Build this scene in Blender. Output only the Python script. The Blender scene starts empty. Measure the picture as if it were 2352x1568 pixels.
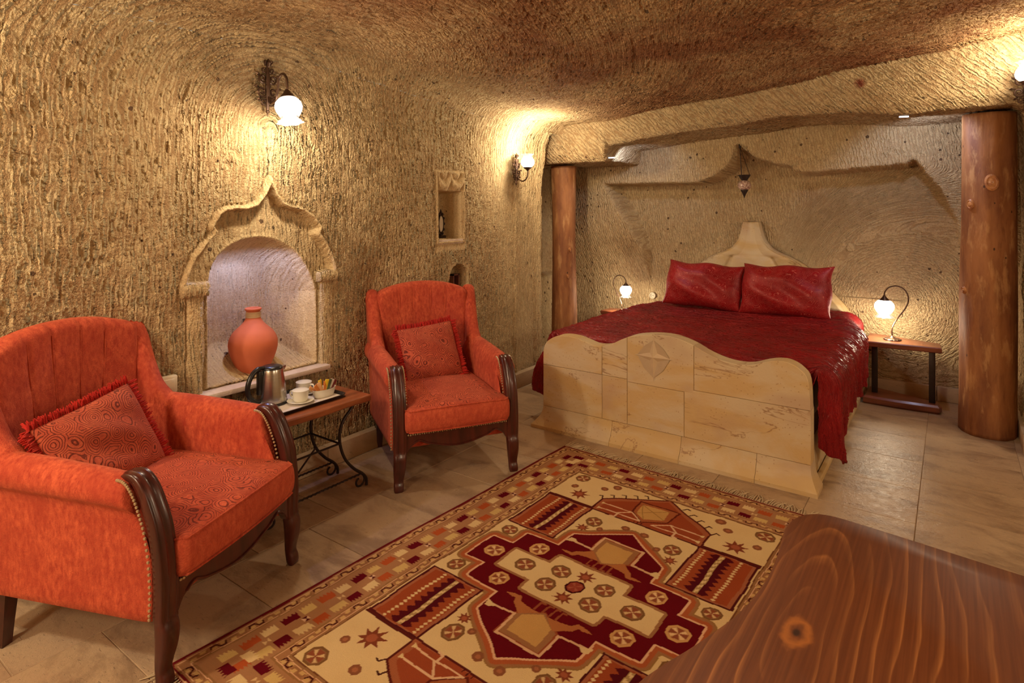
import bpy, bmesh, math, random
import numpy as np
from mathutils import Vector, Matrix, Euler
random.seed(7); rng = np.random.RandomState(11)
PI = math.pi
scene = bpy.context.scene
COL = scene.collection

# ------------------------------------------------------------------ camera, world, exposure
# room frame: x runs along the bed's foot (to the right), y along the left wall (away), z up; metres
cam_d = bpy.data.cameras.new('camera'); cam = bpy.data.objects.new('camera', cam_d); COL.objects.link(cam)
cam.location = (0, 0, 1.5); cam.rotation_euler = (math.radians(90), 0, math.radians(35.84))
cam_d.sensor_fit = 'HORIZONTAL'; cam_d.sensor_width = 36.0
cam_d.lens = 1400.0 / 2352.0 * 36.0
cam_d.shift_y = -(784.0 - 476.0) / 2352.0
cam_d.clip_start = 0.05
scene.camera = cam
vs = scene.view_settings
scene.display_settings.display_device = 'sRGB'
vs.view_transform = 'Standard'; vs.look = 'None'; vs.exposure = 0.50; vs.gamma = 1.0; vs.use_curve_mapping = False
w = bpy.data.worlds.new('world'); scene.world = w; w.use_nodes = True
w.node_tree.nodes['Background'].inputs[0].default_value = (0.9, 0.75, 0.55, 1)
w.node_tree.nodes['Background'].inputs[1].default_value = 0.3
try:
    scene.cycles.max_bounces = 8; scene.cycles.diffuse_bounces = 5; scene.cycles.glossy_bounces = 3
    scene.cycles.transmission_bounces = 6; scene.cycles.sample_clamp_indirect = 4.0
    scene.cycles.use_denoising = True; scene.cycles.caustics_reflective = False; scene.cycles.caustics_refractive = False
except Exception:
    pass

WARM = (1.0, 0.825, 0.575)
def point(name, loc, power, radius=0.04, color=WARM):
    l = bpy.data.lights.new(name, 'POINT'); l.energy = power; l.shadow_soft_size = radius; l.color = color
    o = bpy.data.objects.new(name, l); o.location = loc; COL.objects.link(o); return o
def spot(name, loc, target, power, angle, radius=0.02, color=(0.62, 0.72, 1.0), blend=0.4):
    l = bpy.data.lights.new(name, 'SPOT'); l.energy = power; l.spot_size = math.radians(angle); l.spot_blend = blend
    l.shadow_soft_size = radius; l.color = color
    o = bpy.data.objects.new(name, l); o.location = loc
    o.rotation_euler = (Vector(target) - Vector(loc)).to_track_quat('-Z', 'Y').to_euler(); COL.objects.link(o); return o
# fill lights added outside the frame, beside and behind the camera
point('fill_light_back', (-1.5, -1.25, 2.0), 70, 0.20)
point('fill_light_right', (2.2, 0.9, 2.05), 40, 0.2)
point('fill_light_right_far', (2.2, 3.2, 2.05), 42, 0.2)
point('fill_light_left', (-2.5, -0.5, 2.0), 58, 0.08)
# lamps in the picture
point('sconce_light_niche', (-2.70, 1.845, 1.895), 13, 0.035)
point('sconce_light_pier', (-2.70, 4.115, 1.985), 15, 0.035)
point('sconce_light_lintel', (0.345, 4.46, 2.36), 11, 0.035)
point('bedside_light_right', (-0.42, 5.49, 0.615), 6.5, 0.03)
point('bedside_light_left', (-2.61, 5.42, 0.585), 4.5, 0.03)
spot('niche_spot_light', (-3.02, 1.84, 1.285), (-3.0, 1.87, 0.3), 4.2, 172, 0.012, (0.40, 0.48, 1.0))
spot('alcove_spot_light_left', (-2.30, 4.92, 1.98), (-2.6, 5.8, 1.2), 4, 140, 0.02)
spot('alcove_spot_light_right', (-0.22, 4.92, 2.06), (0.1, 5.8, 1.2), 7, 140, 0.02)

# ------------------------------------------------------------------ helpers
def smooth01(x, a, b):
    t = np.clip((np.asarray(x, float) - a) / (b - a), 0, 1); return t * t * (3 - 2 * t)
def link(o, parent=None):
    COL.objects.link(o)
    if parent is not None: o.parent = parent
    return o
def empty(name, loc=(0, 0, 0), rz=0.0, label=None, cat=None, group=None):
    o = bpy.data.objects.new(name, None); o.empty_display_size = 0.1
    o.location = loc; o.rotation_euler = (0, 0, rz); link(o)
    tag(o, label, cat, group); return o
def tag(o, label=None, cat=None, group=None, kind=None):
    if label: o['label'] = label
    if cat: o['category'] = cat
    if group: o['group'] = group
    if kind: o['kind'] = kind
    return o
def mesh(name, V, F, mat=None, parent=None, smooth=True, uv=None, flat_ang=None):
    me = bpy.data.meshes.new(name); me.from_pydata([tuple(map(float, v)) for v in V], [], [tuple(map(int, f)) for f in F]); me.update()
    if smooth: me.polygons.foreach_set('use_smooth', [True] * len(me.polygons))
    if flat_ang is not None:
        try: me.set_sharp_from_angle(angle=math.radians(flat_ang))
        except Exception: pass
    if mat: me.materials.append(mat)
    return link(bpy.data.objects.new(name, me), parent)
def grid(name, P, mat, parent=None, uv=None, flip=False, col=None, smooth=True):
    P = np.asarray(P, dtype=np.float32); nu, nv = P.shape[:2]
    me = bpy.data.meshes.new(name); n = nu * nv; me.vertices.add(n); me.vertices.foreach_set('co', P.reshape(-1))
    i = np.arange((nu - 1))[:, None] * nv + np.arange(nv - 1)[None, :]
    q = np.stack([i, i + nv, i + nv + 1, i + 1], -1).reshape(-1, 4)
    if flip: q = q[:, ::-1]
    q = np.ascontiguousarray(q).astype(np.int32); m = len(q)
    me.loops.add(m * 4); me.loops.foreach_set('vertex_index', q.reshape(-1))
    me.polygons.add(m); me.polygons.foreach_set('loop_start', np.arange(0, m * 4, 4, dtype=np.int32))
    me.update(calc_edges=True)
    me.polygons.foreach_set('use_smooth', np.full(m, smooth))
    if uv is not None:
        l = me.uv_layers.new(name='chisel'); u = np.asarray(uv, dtype=np.float32).reshape(-1, 2)[q.reshape(-1)]
        l.data.foreach_set('uv', u.reshape(-1))
    if col is not None:
        c = me.color_attributes.new('pattern', 'FLOAT_COLOR', 'POINT')
        cc = np.ones((n, 4), dtype=np.float32); cc[:, :3] = np.asarray(col, dtype=np.float32).reshape(-1, 3)
        c.data.foreach_set('color', cc.reshape(-1))
    me.validate(); me.materials.append(mat)
    return link(bpy.data.objects.new(name, me), parent)
class MB:
    def __init__(s): s.V = []; s.F = []
    def add(s, V, F):
        o = len(s.V); s.V += [tuple(v) for v in V]; s.F += [tuple(i + o for i in f) for f in F]; return s
    def box(s, x0, x1, y0, y1, z0, z1, bev=0.0):
        if bev <= 0:
            V = [(x, y, z) for z in (z0, z1) for (x, y) in ((x0, y0), (x1, y0), (x1, y1), (x0, y1))]
            return s.add(V, [(3, 2, 1, 0), (4, 5, 6, 7), (0, 1, 5, 4), (1, 2, 6, 5), (2, 3, 7, 6), (3, 0, 4, 7)])
        V, F = rbox_vf((x1 - x0, y1 - y0, z1 - z0), bev, 1, 1)
        return s.add([(v[0] + (x0 + x1) / 2, v[1] + (y0 + y1) / 2, v[2] + (z0 + z1) / 2) for v in V], F)
    def prism(s, pts, z0, z1, axis='z', bev=0.0):
        # outline in 2D, extruded; small chamfer by inset rings
        n = len(pts); c = np.mean(np.array(pts), 0); P = np.array(pts, float)
        def ring(sc, h): 
            Q = P if sc == 0 else offset_poly(P, -sc)
            if axis == 'z': return [(x, y, h) for x, y in Q]
            if axis == 'y': return [(x, h, y) for x, y in Q]
            return [(h, x, y) for x, y in Q]
        rings = [ring(bev, z0), ring(0, z0 + bev), ring(0, z1 - bev), ring(bev, z1)] if bev > 0 else [ring(0, z0), ring(0, z1)]
        V = [v for r in rings for v in r]; F = []
        for k in range(len(rings) - 1):
            for i in range(n):
                j = (i + 1) % n; F.append((k * n + i, k * n + j, (k + 1) * n + j, (k + 1) * n + i))
        F.append(tuple(range(n))[::-1]); F.append(tuple((len(rings) - 1) * n + i for i in range(n)))
        return s.add(V, F)
    def tube(s, pts, r, seg=8, closed=False, cap=True):
        P = [Vector(p) for p in pts]; n = len(P)
        if n < 2: return s
        rr = r if hasattr(r, '__len__') else [r] * n
        up = None; V = []
        for i, p in enumerate(P):
            a = P[(i - 1) % n] if (closed or i > 0) else p; b = P[(i + 1) % n] if (closed or i < n - 1) else p
            t = (b - a); t = t.normalized() if t.length > 1e-9 else Vector((0, 0, 1))
            if up is None:
                up = Vector((0, 0, 1)) if abs(t.z) < 0.9 else Vector((1, 0, 0))
            x = (up - t * up.dot(t)); x = x.normalized() if x.length > 1e-6 else t.orthogonal().normalized()
            up = x; y = t.cross(x)
            for k in range(seg):
                q = 2 * PI * k / seg; V.append(p + x * (rr[i] * math.cos(q)) + y * (rr[i] * math.sin(q)))
        F = []
        for i in range(n if closed else n - 1):
            j = (i + 1) % n
            for k in range(seg):
                l = (k + 1) % seg; F.append((i * seg + k, i * seg + l, j * seg + l, j * seg + k))
        if cap and not closed:
            F.append(tuple(range(seg))[::-1]); F.append(tuple((n - 1) * seg + k for k in range(seg)))
        return s.add(V, F)
    def lathe(s, prof, seg=32, c=(0, 0, 0), rmod=None, cap0=True, cap1=True):
        V = []; n = len(prof)
        for i, (r, z) in enumerate(prof):
            for k in range(seg):
                q = 2 * PI * k / seg; m = rmod(i, q) if rmod else 1.0
                V.append((c[0] + r * m * math.cos(q), c[1] + r * m * math.sin(q), c[2] + z))
        F = [(i * seg + k, i * seg + (k + 1) % seg, (i + 1) * seg + (k + 1) % seg, (i + 1) * seg + k) for i in range(n - 1) for k in range(seg)]
        if cap0: F.append(tuple(range(seg))[::-1])
        if cap1: F.append(tuple((n - 1) * seg + k for k in range(seg)))
        return s.add(V, F)
    def sphere(s, c, r, seg=8, rings=6, sc=(1, 1, 1)):
        V = [(c[0], c[1], c[2] - r * sc[2])]
        for i in range(1, rings):
            t = PI * i / rings
            for k in range(seg):
                q = 2 * PI * k / seg; V.append((c[0] + r * sc[0] * math.sin(t) * math.cos(q), c[1] + r * sc[1] * math.sin(t) * math.sin(q), c[2] - r * sc[2] * math.cos(t)))
        V.append((c[0], c[1], c[2] + r * sc[2])); L = len(V) - 1; F = []
        for k in range(seg): F.append((0, 1 + (k + 1) % seg, 1 + k))
        for i in range(rings - 2):
            for k in range(seg): a = 1 + i * seg; F.append((a + k, a + (k + 1) % seg, a + seg + (k + 1) % seg, a + seg + k))
        a = 1 + (rings - 2) * seg
        for k in range(seg): F.append((a + k, a + (k + 1) % seg, L))
        return s.add(V, F)
    def xf(s, M, start=0):
        for i in range(start, len(s.V)): s.V[i] = tuple(M @ Vector(s.V[i]))
        return s
    def build(s, name, mat, parent=None, smooth=True, ang=40):
        return mesh(name, s.V, s.F, mat, parent, smooth, flat_ang=ang)
def offset_poly(P, d):
    n = len(P); out = []
    area = sum(P[i][0] * P[(i + 1) % n][1] - P[(i + 1) % n][0] * P[i][1] for i in range(n)); sg = 1 if area > 0 else -1
    for i in range(n):
        a = P[i - 1]; b = P[i]; c = P[(i + 1) % n]
        e1 = (b - a) / (np.linalg.norm(b - a) + 1e-9); e2 = (c - b) / (np.linalg.norm(c - b) + 1e-9)
        nn = np.array([e1[1] + e2[1], -e1[0] - e2[0]]) * sg; l = np.linalg.norm(nn)
        nn = nn / (l + 1e-9); k = max(0.5, nn @ (np.array([e1[1], -e1[0]]) * sg))
        out.append(b + nn * d / k)
    return np.array(out)
def rbox_vf(size, r, arc=3, inner=6):
    hx = [s / 2 for s in size]; r = min(r, min(hx) * 0.999)
    def coords(h):
        c = [-h]
        for i in range(1, arc + 1): c.append(-h + r * (1 - math.cos(PI / 2 * i / arc)) if arc > 1 else -h + r)
        if arc > 1:
            c = [-h] + [-h + r * math.tan(PI / 4 * i / arc) for i in range(1, arc + 1)]
        lo, hi = -h + r, h - r
        for i in range(1, inner): c.append(lo + (hi - lo) * i / inner)
        c += [-x for x in reversed(c[:arc + 1])]
        return c
    cs = [coords(h) for h in hx]; idx = {}; V = []; F = []
    def vid(p):
        key = tuple(round(x, 6) for x in p)
        if key not in idx:
            q = [max(-(h - r), min(h - r, x)) for x, h in zip(p, hx)]
            d = [a - b for a, b in zip(p, q)]; l = math.sqrt(sum(x * x for x in d)) or 1.0
            idx[key] = len(V); V.append(tuple(b + r * x / l for b, x in zip(q, d)))
        return idx[key]
    for ax in range(3):
        u, v = (ax + 1) % 3, (ax + 2) % 3
        for sgn in (-1, 1):
            for i in range(len(cs[u]) - 1):
                for j in range(len(cs[v]) - 1):
                    qs = []
                    for (a, b) in ((i, j), (i + 1, j), (i + 1, j + 1), (i, j + 1)):
                        p = [0, 0, 0]; p[ax] = sgn * hx[ax]; p[u] = cs[u][a]; p[v] = cs[v][b]; qs.append(vid(p))
                    if sgn < 0: qs = qs[::-1]
                    if len(set(qs)) == 4: F.append(tuple(qs))
    return V, F
def soft(name, size, r, mat, parent, fn=None, c=(0, 0, 0), arc=3, inner=8):
    V, F = rbox_vf(size, r, arc, inner)
    V = [(x + c[0], y + c[1], z + c[2]) for x, y, z in V]
    if fn: V = [fn(*v) for v in V]
    return mesh(name, V, F, mat, parent, True)
def loft(rings, closed_ring=True, caps=True):
    n = len(rings[0]); V = [tuple(p) for r in rings for p in r]; F = []
    for k in range(len(rings) - 1):
        for i in range(n if closed_ring else n - 1):
            j = (i + 1) % n; F.append((k * n + i, k * n + j, (k + 1) * n + j, (k + 1) * n + i))
    if caps: F.append(tuple(range(n))[::-1]); F.append(tuple((len(rings) - 1) * n + i for i in range(n)))
    return V, F
def catmull(pts, m=8, closed=False):
    P = [np.array(p, float) for p in pts]; n = len(P); out = []
    for i in range(n if closed else n - 1):
        p0 = P[(i - 1) % n] if (closed or i > 0) else 2 * P[0] - P[1]; p1 = P[i]; p2 = P[(i + 1) % n]
        p3 = P[(i + 2) % n] if (closed or i + 2 < n) else 2 * P[-1] - P[-2]
        for k in range(m):
            t = k / m; out.append(0.5 * ((2 * p1) + (-p0 + p2) * t + (2 * p0 - 5 * p1 + 4 * p2 - p3) * t * t + (-p0 + 3 * p1 - 3 * p2 + p3) * t ** 3))
    if not closed: out.append(P[-1])
    return out
def pip(X, Y, poly):
    inside = np.zeros(X.shape, bool); n = len(poly)
    for i in range(n):
        x1, y1 = poly[i]; x2, y2 = poly[(i + 1) % n]
        if y1 == y2: continue
        c = ((y1 > Y) != (y2 > Y)) & (X < (x2 - x1) * (Y - y1) / (y2 - y1) + x1)
        inside ^= c
    return inside
def segdist(X, Y, pts, closed=True):
    d = np.full(X.shape, 1e9); n = len(pts)
    for i in range(n if closed else n - 1):
        x1, y1 = pts[i]; x2, y2 = pts[(i + 1) % n]; dx, dy = x2 - x1, y2 - y1; L = dx * dx + dy * dy + 1e-12
        t = np.clip(((X - x1) * dx + (Y - y1) * dy) / L, 0, 1)
        d = np.minimum(d, np.hypot(X - x1 - t * dx, Y - y1 - t * dy))
    return d
def sdf(X, Y, poly):
    d = segdist(X, Y, poly); return np.where(pip(X, Y, poly), -d, d)
def clone(o, parent=None, **kw):
    c = o.copy(); COL.objects.link(c)
    if parent is not None: c.parent = parent
    for ch in [x for x in bpy.data.objects if x.parent == o]: clone(ch, c)
    return c

# ------------------------------------------------------------------ materials
def lin(r, g, b): 
    f = lambda c: (c / 255 / 12.92) if c / 255 <= 0.04045 else ((c / 255 + 0.055) / 1.055) ** 2.4
    return (f(r), f(g), f(b))
class Mat:
    def __init__(s, name, rough=0.6, spec=0.5, metal=0.0):
        s.m = bpy.data.materials.new(name); s.m.use_nodes = True; s.nt = s.m.node_tree; s.N = s.nt.nodes; s.L = s.nt.links
        s.b = s.N['Principled BSDF']; s.out = s.N['Material Output']
        s.b.inputs['Roughness'].default_value = rough; s.b.inputs['Metallic'].default_value = metal
        s.b.inputs['Specular IOR Level'].default_value = spec
        s._tc = None
    def put(s, sock, v):
        if v is None: return
        if hasattr(v, 'node'): s.L.new(v, sock)
        else:
            if isinstance(v, (tuple, list)) and len(v) == 3 and sock.type == 'RGBA': v = (*v, 1)
            sock.default_value = v
    def tc(s, which='Object'):
        if s._tc is None: s._tc = s.N.new('ShaderNodeTexCoord')
        return s._tc.outputs[which]
    def uv(s, name='chisel'):
        n = s.N.new('ShaderNodeUVMap'); n.uv_map = name; return n.outputs[0]
    def attr(s, name):
        n = s.N.new('ShaderNodeAttribute'); n.attribute_name = name; return n.outputs['Color']
    def map(s, v, sc=(1, 1, 1), loc=(0, 0, 0), rot=(0, 0, 0)):
        n = s.N.new('ShaderNodeMapping'); s.L.new(v, n.inputs[0]); n.inputs['Scale'].default_value = sc
        n.inputs['Location'].default_value = loc; n.inputs['Rotation'].default_value = rot; return n.outputs[0]
    def noise(s, v, scale=5, detail=3, rough=0.55, dist=0.0, col=False):
        n = s.N.new('ShaderNodeTexNoise'); s.L.new(v, n.inputs['Vector']); n.inputs['Scale'].default_value = scale
        n.inputs['Detail'].default_value = detail; n.inputs['Roughness'].default_value = rough; n.inputs['Distortion'].default_value = dist
        return n.outputs['Color' if col else 'Fac']
    def vor(s, v, scale=5, feature='F1', out='Distance', rand=1.0):
        n = s.N.new('ShaderNodeTexVoronoi'); n.feature = feature; s.L.new(v, n.inputs['Vector']); n.inputs['Scale'].default_value = scale
        n.inputs['Randomness'].default_value = rand; return n.outputs[out]
    def wave(s, v, scale=5, dist=0, detail=2, bands=True, dscale=1.0, prof='SIN', direction='X'):
        n = s.N.new('ShaderNodeTexWave'); n.wave_type = 'BANDS' if bands else 'RINGS'; n.wave_profile = prof
        if bands: n.bands_direction = direction
        s.L.new(v, n.inputs['Vector']); n.inputs['Scale'].default_value = scale; n.inputs['Distortion'].default_value = dist
        n.inputs['Detail'].default_value = detail; n.inputs['Detail Scale'].default_value = dscale; return n.outputs['Fac']
    def ramp(s, f, stops, interp='LINEAR'):
        n = s.N.new('ShaderNodeValToRGB'); s.L.new(f, n.inputs[0]); n.color_ramp.interpolation = interp
        e = n.color_ramp.elements
        while len(e) < len(stops): e.new(0.5)
        for k, (p, c) in enumerate(stops):
            e[k].position = p; e[k].color = (*c, 1) if isinstance(c, (tuple, list)) else (c, c, c, 1)
        return n.outputs[0]
    def mix(s, f, a, b, mode='MIX'):
        n = s.N.new('ShaderNodeMix'); n.data_type = 'RGBA'; n.blend_type = mode; n.clamp_factor = True
        s.put(n.inputs[0], f); s.put(n.inputs[6], a); s.put(n.inputs[7], b); return n.outputs[2]
    def math(s, op, a, b=None, c=None, clamp=False):
        n = s.N.new('ShaderNodeMath'); n.operation = op; n.use_clamp = clamp; s.put(n.inputs[0], a)
        if b is not None: s.put(n.inputs[1], b)
        if c is not None: s.put(n.inputs[2], c)
        return n.outputs[0]
    def vmath(s, op, a, b=None, scale=None):
        n = s.N.new('ShaderNodeVectorMath'); n.operation = op; s.put(n.inputs[0], a)
        if b is not None: s.put(n.inputs[1], b)
        if scale is not None: n.inputs['Scale'].default_value = scale
        return n.outputs['Value' if op in ('LENGTH', 'DISTANCE', 'DOT_PRODUCT') else 0]
    def sep(s, v):
        n = s.N.new('ShaderNodeSeparateXYZ'); s.L.new(v, n.inputs[0]); return n.outputs
    def comb(s, x, y, z):
        n = s.N.new('ShaderNodeCombineXYZ'); s.put(n.inputs[0], x); s.put(n.inputs[1], y); s.put(n.inputs[2], z); return n.outputs[0]
    def bump(s, h, strength=0.5, dist=0.01, normal=None):
        n = s.N.new('ShaderNodeBump'); n.inputs['Strength'].default_value = strength; n.inputs['Distance'].default_value = dist
        s.L.new(h, n.inputs['Height'])
        if normal is not None: s.L.new(normal, n.inputs['Normal'])
        return n.outputs[0]
    def disp(s, h, scale=0.01, mid=0.5):
        n = s.N.new('ShaderNodeDisplacement'); n.inputs['Midlevel'].default_value = mid; n.inputs['Scale'].default_value = scale
        s.L.new(h, n.inputs['Height']); s.L.new(n.outputs[0], s.out.inputs['Displacement']); s.m.displacement_method = 'BOTH'
    def color(s, c): s.put(s.b.inputs['Base Color'], c); return s
    def normal(s, n): s.L.new(n, s.b.inputs['Normal']); return s
    def warp(s, v, scale, amt):
        return s.vmath('ADD', v, s.vmath('SCALE', s.vmath('SUBTRACT', s.noise(v, scale, 2, 0.5, col=True), (0.5, 0.5, 0.5)), scale=amt))

def rock(name, amp=0.012, su=36.0, sv=6.0, stain=0.5, pores=0.5, groove_shade=0.6, tint=None):
    """chiselled tuff: tool strokes laid along the uv map, broken by a coarse grain; attribute R scales the relief, G turns to the reddish ceiling bed"""
    TAN, TAN2, BROWN = (0.66, 0.51, 0.295), (0.57, 0.42, 0.225), (0.44, 0.25, 0.12)
    m = Mat(name, 0.92, 0.15); p = m.tc(); u = m.uv(); at = m.sep(m.attr('pattern'))
    wp = m.vmath('SCALE', m.vmath('SUBTRACT', m.noise(p, 2.6, 2, 0.5, col=True), (0.5, 0.5, 0.5)), scale=0.055)
    wq = m.vmath('SCALE', m.vmath('SUBTRACT', m.noise(p, 30, 2, 0.5, col=True), (0.5, 0.5, 0.5)), scale=0.009)
    uu = m.vmath('ADD', m.vmath('ADD', u, wp), wq)
    s1 = m.noise(m.map(uu, (su, sv, 1)), 1.0, 1.5, 0.5)
    s2 = m.noise(m.map(uu, (su * 1.9, sv * 2.6, 1), (5, 3, 0)), 1.0, 2, 0.6)
    ph = m.math('ADD', m.math('MULTIPLY', m.sep(uu)[0], su * 5.6), m.math('MULTIPLY', s1, 15.0))
    band = m.math('ADD', m.math('MULTIPLY', m.math('SINE', ph), 0.5), 0.5)
    s0 = m.math('ADD', m.math('MULTIPLY', s1, 0.55), m.math('MULTIPLY', s2, 0.45))
    st = m.ramp(m.math('ADD', m.math('MULTIPLY', s0, 0.72), m.math('MULTIPLY', band, 0.28)), [(0.36, 0.0), (0.64, 1.0)])
    brk = m.ramp(m.noise(p, 17, 2, 0.5), [(0.30, 0.25), (0.60, 1.0)])
    st = m.math('MULTIPLY', st, brk)
    gr = m.ramp(m.noise(p, 105, 3, 0.6), [(0.34, 0.0), (0.68, 1.0)])
    g2 = m.noise(p, 210, 2, 0.6)
    lump = m.noise(p, 3.0, 2, 0.5)
    h = m.math('ADD', m.math('ADD', m.math('ADD', st, m.math('MULTIPLY', gr, 0.42)), m.math('MULTIPLY', g2, 0.20)), m.math('MULTIPLY', lump, 2.0))
    vd = m.vor(p, 15.0); vc = m.sep(m.vor(p, 15.0, out='Color'))
    wob = m.math('ADD', vd, m.math('MULTIPLY', m.math('SUBTRACT', m.noise(p, 60, 2), 0.5), 0.12))
    hole = m.math('MULTIPLY', m.math('LESS_THAN', wob, m.math('MULTIPLY', vc[0], 0.19)), m.math('GREATER_THAN', vc[1], 1 - pores))
    vd2 = m.vor(p, 55.0); vc2 = m.sep(m.vor(p, 55.0, out='Color'))
    hole2 = m.math('MULTIPLY', m.math('LESS_THAN', vd2, 0.25), m.math('GREATER_THAN', vc2[1], 0.75))
    h = m.math('SUBTRACT', h, m.math('MULTIPLY', hole, 0.6))
    h = m.math('MULTIPLY', m.math('SUBTRACT', h, 1.65), at[0])
    m.disp(h, amp, 0.0)
    base = m.mix(m.ramp(m.noise(p, 1.3, 4, 0.6), [(0.35, 0.0), (0.7, 1.0)]), TAN, TAN2)
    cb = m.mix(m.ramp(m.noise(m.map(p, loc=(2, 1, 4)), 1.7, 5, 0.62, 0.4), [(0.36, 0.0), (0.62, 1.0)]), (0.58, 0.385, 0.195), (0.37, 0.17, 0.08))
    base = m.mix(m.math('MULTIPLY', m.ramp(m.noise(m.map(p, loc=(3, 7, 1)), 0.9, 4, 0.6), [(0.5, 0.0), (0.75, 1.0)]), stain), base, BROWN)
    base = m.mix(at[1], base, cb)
    if tint: base = m.mix(1.0, base, tint, 'MULTIPLY')
    dk = m.mix(1.0, base, (0.40, 0.27, 0.19), 'MULTIPLY')  # relief shade painted into the colour: grain pits and tool grooves darkened
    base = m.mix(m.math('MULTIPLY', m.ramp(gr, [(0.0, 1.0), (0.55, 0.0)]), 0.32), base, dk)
    base = m.mix(m.math('MULTIPLY', m.math('MULTIPLY', m.ramp(st, [(0.0, 1.0), (0.45, 0.0)]), groove_shade), at[0], clamp=True), base, dk)
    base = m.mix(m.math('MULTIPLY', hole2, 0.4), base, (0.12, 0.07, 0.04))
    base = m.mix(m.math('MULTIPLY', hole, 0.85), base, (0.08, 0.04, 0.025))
    rd = m.math('ADD', m.vmath('DISTANCE', p, (-0.50, 4.70, 2.335)), m.math('MULTIPLY', m.math('SUBTRACT', m.noise(p, 28, 3), 0.5), 0.06))
    base = m.mix(m.ramp(rd, [(0.015, 0.9), (0.045, 0.0)]), base, (0.22, 0.03, 0.02))
    m.color(base); return m.m
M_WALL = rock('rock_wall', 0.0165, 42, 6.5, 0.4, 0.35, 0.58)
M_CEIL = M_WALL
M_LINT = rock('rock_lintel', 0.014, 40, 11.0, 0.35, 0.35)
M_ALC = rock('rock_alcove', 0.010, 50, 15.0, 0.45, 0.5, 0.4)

def stone(name, a, b, c, rough=0.45, vein=True, spec=0.5):
    m = Mat(name, rough, spec); p = m.tc()
    oi = m.N.new('ShaderNodeObjectInfo'); rnd = oi.outputs['Random']
    q = m.vmath('ADD', m.map(p, (1, 1, 1)), m.comb(m.math('MULTIPLY', rnd, 37.0), m.math('MULTIPLY', rnd, 11.0), 0.0))
    base = m.mix(m.ramp(m.noise(q, 2.4, 5, 0.62, 0.6), [(0.35, 0.0), (0.68, 1.0)]), a, b)
    if vein:
        base = m.mix(m.math('MULTIPLY', m.ramp(m.noise(m.map(q, (1.0, 2.0, 2)), 2.6, 5, 0.68, 0.5), [(0.47, 0.0), (0.62, 1.0)]), 0.7), base, c)
    pit = m.ramp(m.noise(m.map(q, (1, 2.2, 2)), 38, 3, 0.7), [(0.30, 1.0), (0.40, 0.0)])
    base = m.mix(m.math('MULTIPLY', pit, 0.35), base, tuple(x * 0.45 for x in c))
    base = m.mix(m.math('MULTIPLY', m.math('SUBTRACT', rnd, 0.5), 0.22), base, (0.9, 0.8, 0.65))
    m.color(base)
    m.put(m.b.inputs['Roughness'], m.math('ADD', m.math('MULTIPLY', m.noise(q, 22, 4, 0.7), 0.5), rough - 0.25))
    m.normal(m.bump(m.math('ADD', m.noise(q, 60, 4, 0.7), m.math('MULTIPLY', pit, -0.8)), 0.45, 0.005)); return m.m
M_TILE = stone('travertine_tile', (0.475, 0.335, 0.20), (0.385, 0.255, 0.15), (0.21, 0.125, 0.07), 0.36)
M_GROUT = Mat('grout', 0.9).color((0.44, 0.31, 0.19)).m
M_SKIRT = stone('skirting_stone', (0.60, 0.46, 0.30), (0.52, 0.39, 0.25), (0.42, 0.29, 0.17), 0.55)
M_SILL = stone('sill_marble', (0.66, 0.55, 0.46), (0.60, 0.47, 0.38), (0.48, 0.34, 0.26), 0.45)
def bedstone():
    m = Mat('carved_stone', 0.55, 0.35); p = m.tc()
    oi = m.N.new('ShaderNodeObjectInfo'); rnd = oi.outputs['Random']
    q = m.vmath('ADD', p, m.comb(m.math('MULTIPLY', rnd, 9.0), 0.0, m.math('MULTIPLY', rnd, 5.0)))
    base = m.mix(m.ramp(m.noise(m.map(q, (1, 1, 2.8)), 2.0, 4, 0.6, 0.5), [(0.42, 0.0), (0.58, 1.0)]), (0.63, 0.50, 0.31), (0.60, 0.415, 0.19))
    base = m.mix(m.math('MULTIPLY', m.ramp(m.noise(m.map(q, (0.9, 1, 1.4)), 2.6, 3, 0.5), [(0.52, 0.0), (0.66, 1.0)]), 0.55), base, (0.46, 0.30, 0.20))
    # rusty veins: the thin contour of a warped noise
    n = m.noise(m.map(q, (1, 1, 2.4)), 1.9, 5, 0.62, 0.9)
    vein = m.ramp(m.math('ABSOLUTE', m.math('SUBTRACT', n, 0.56)), [(0.0, 1.0), (0.013, 0.0)])
    vein = m.math('MULTIPLY', vein, m.ramp(m.noise(q, 2.4, 3, 0.6), [(0.44, 0.0), (0.52, 1.0)]))
    base = m.mix(m.math('MULTIPLY', vein, 0.75), base, (0.26, 0.11, 0.04))
    sp = m.math('MULTIPLY', m.math('LESS_THAN', m.vor(q, 48), 0.16), m.math('GREATER_THAN', m.noise(q, 5, 2), 0.52))
    base = m.mix(m.math('MULTIPLY', sp, 0.5), base, (0.33, 0.16, 0.06))
    m.color(base); m.normal(m.bump(m.noise(q, 70, 4, 0.65), 0.3, 0.004)); return m.m
M_BEDST = bedstone()

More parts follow.
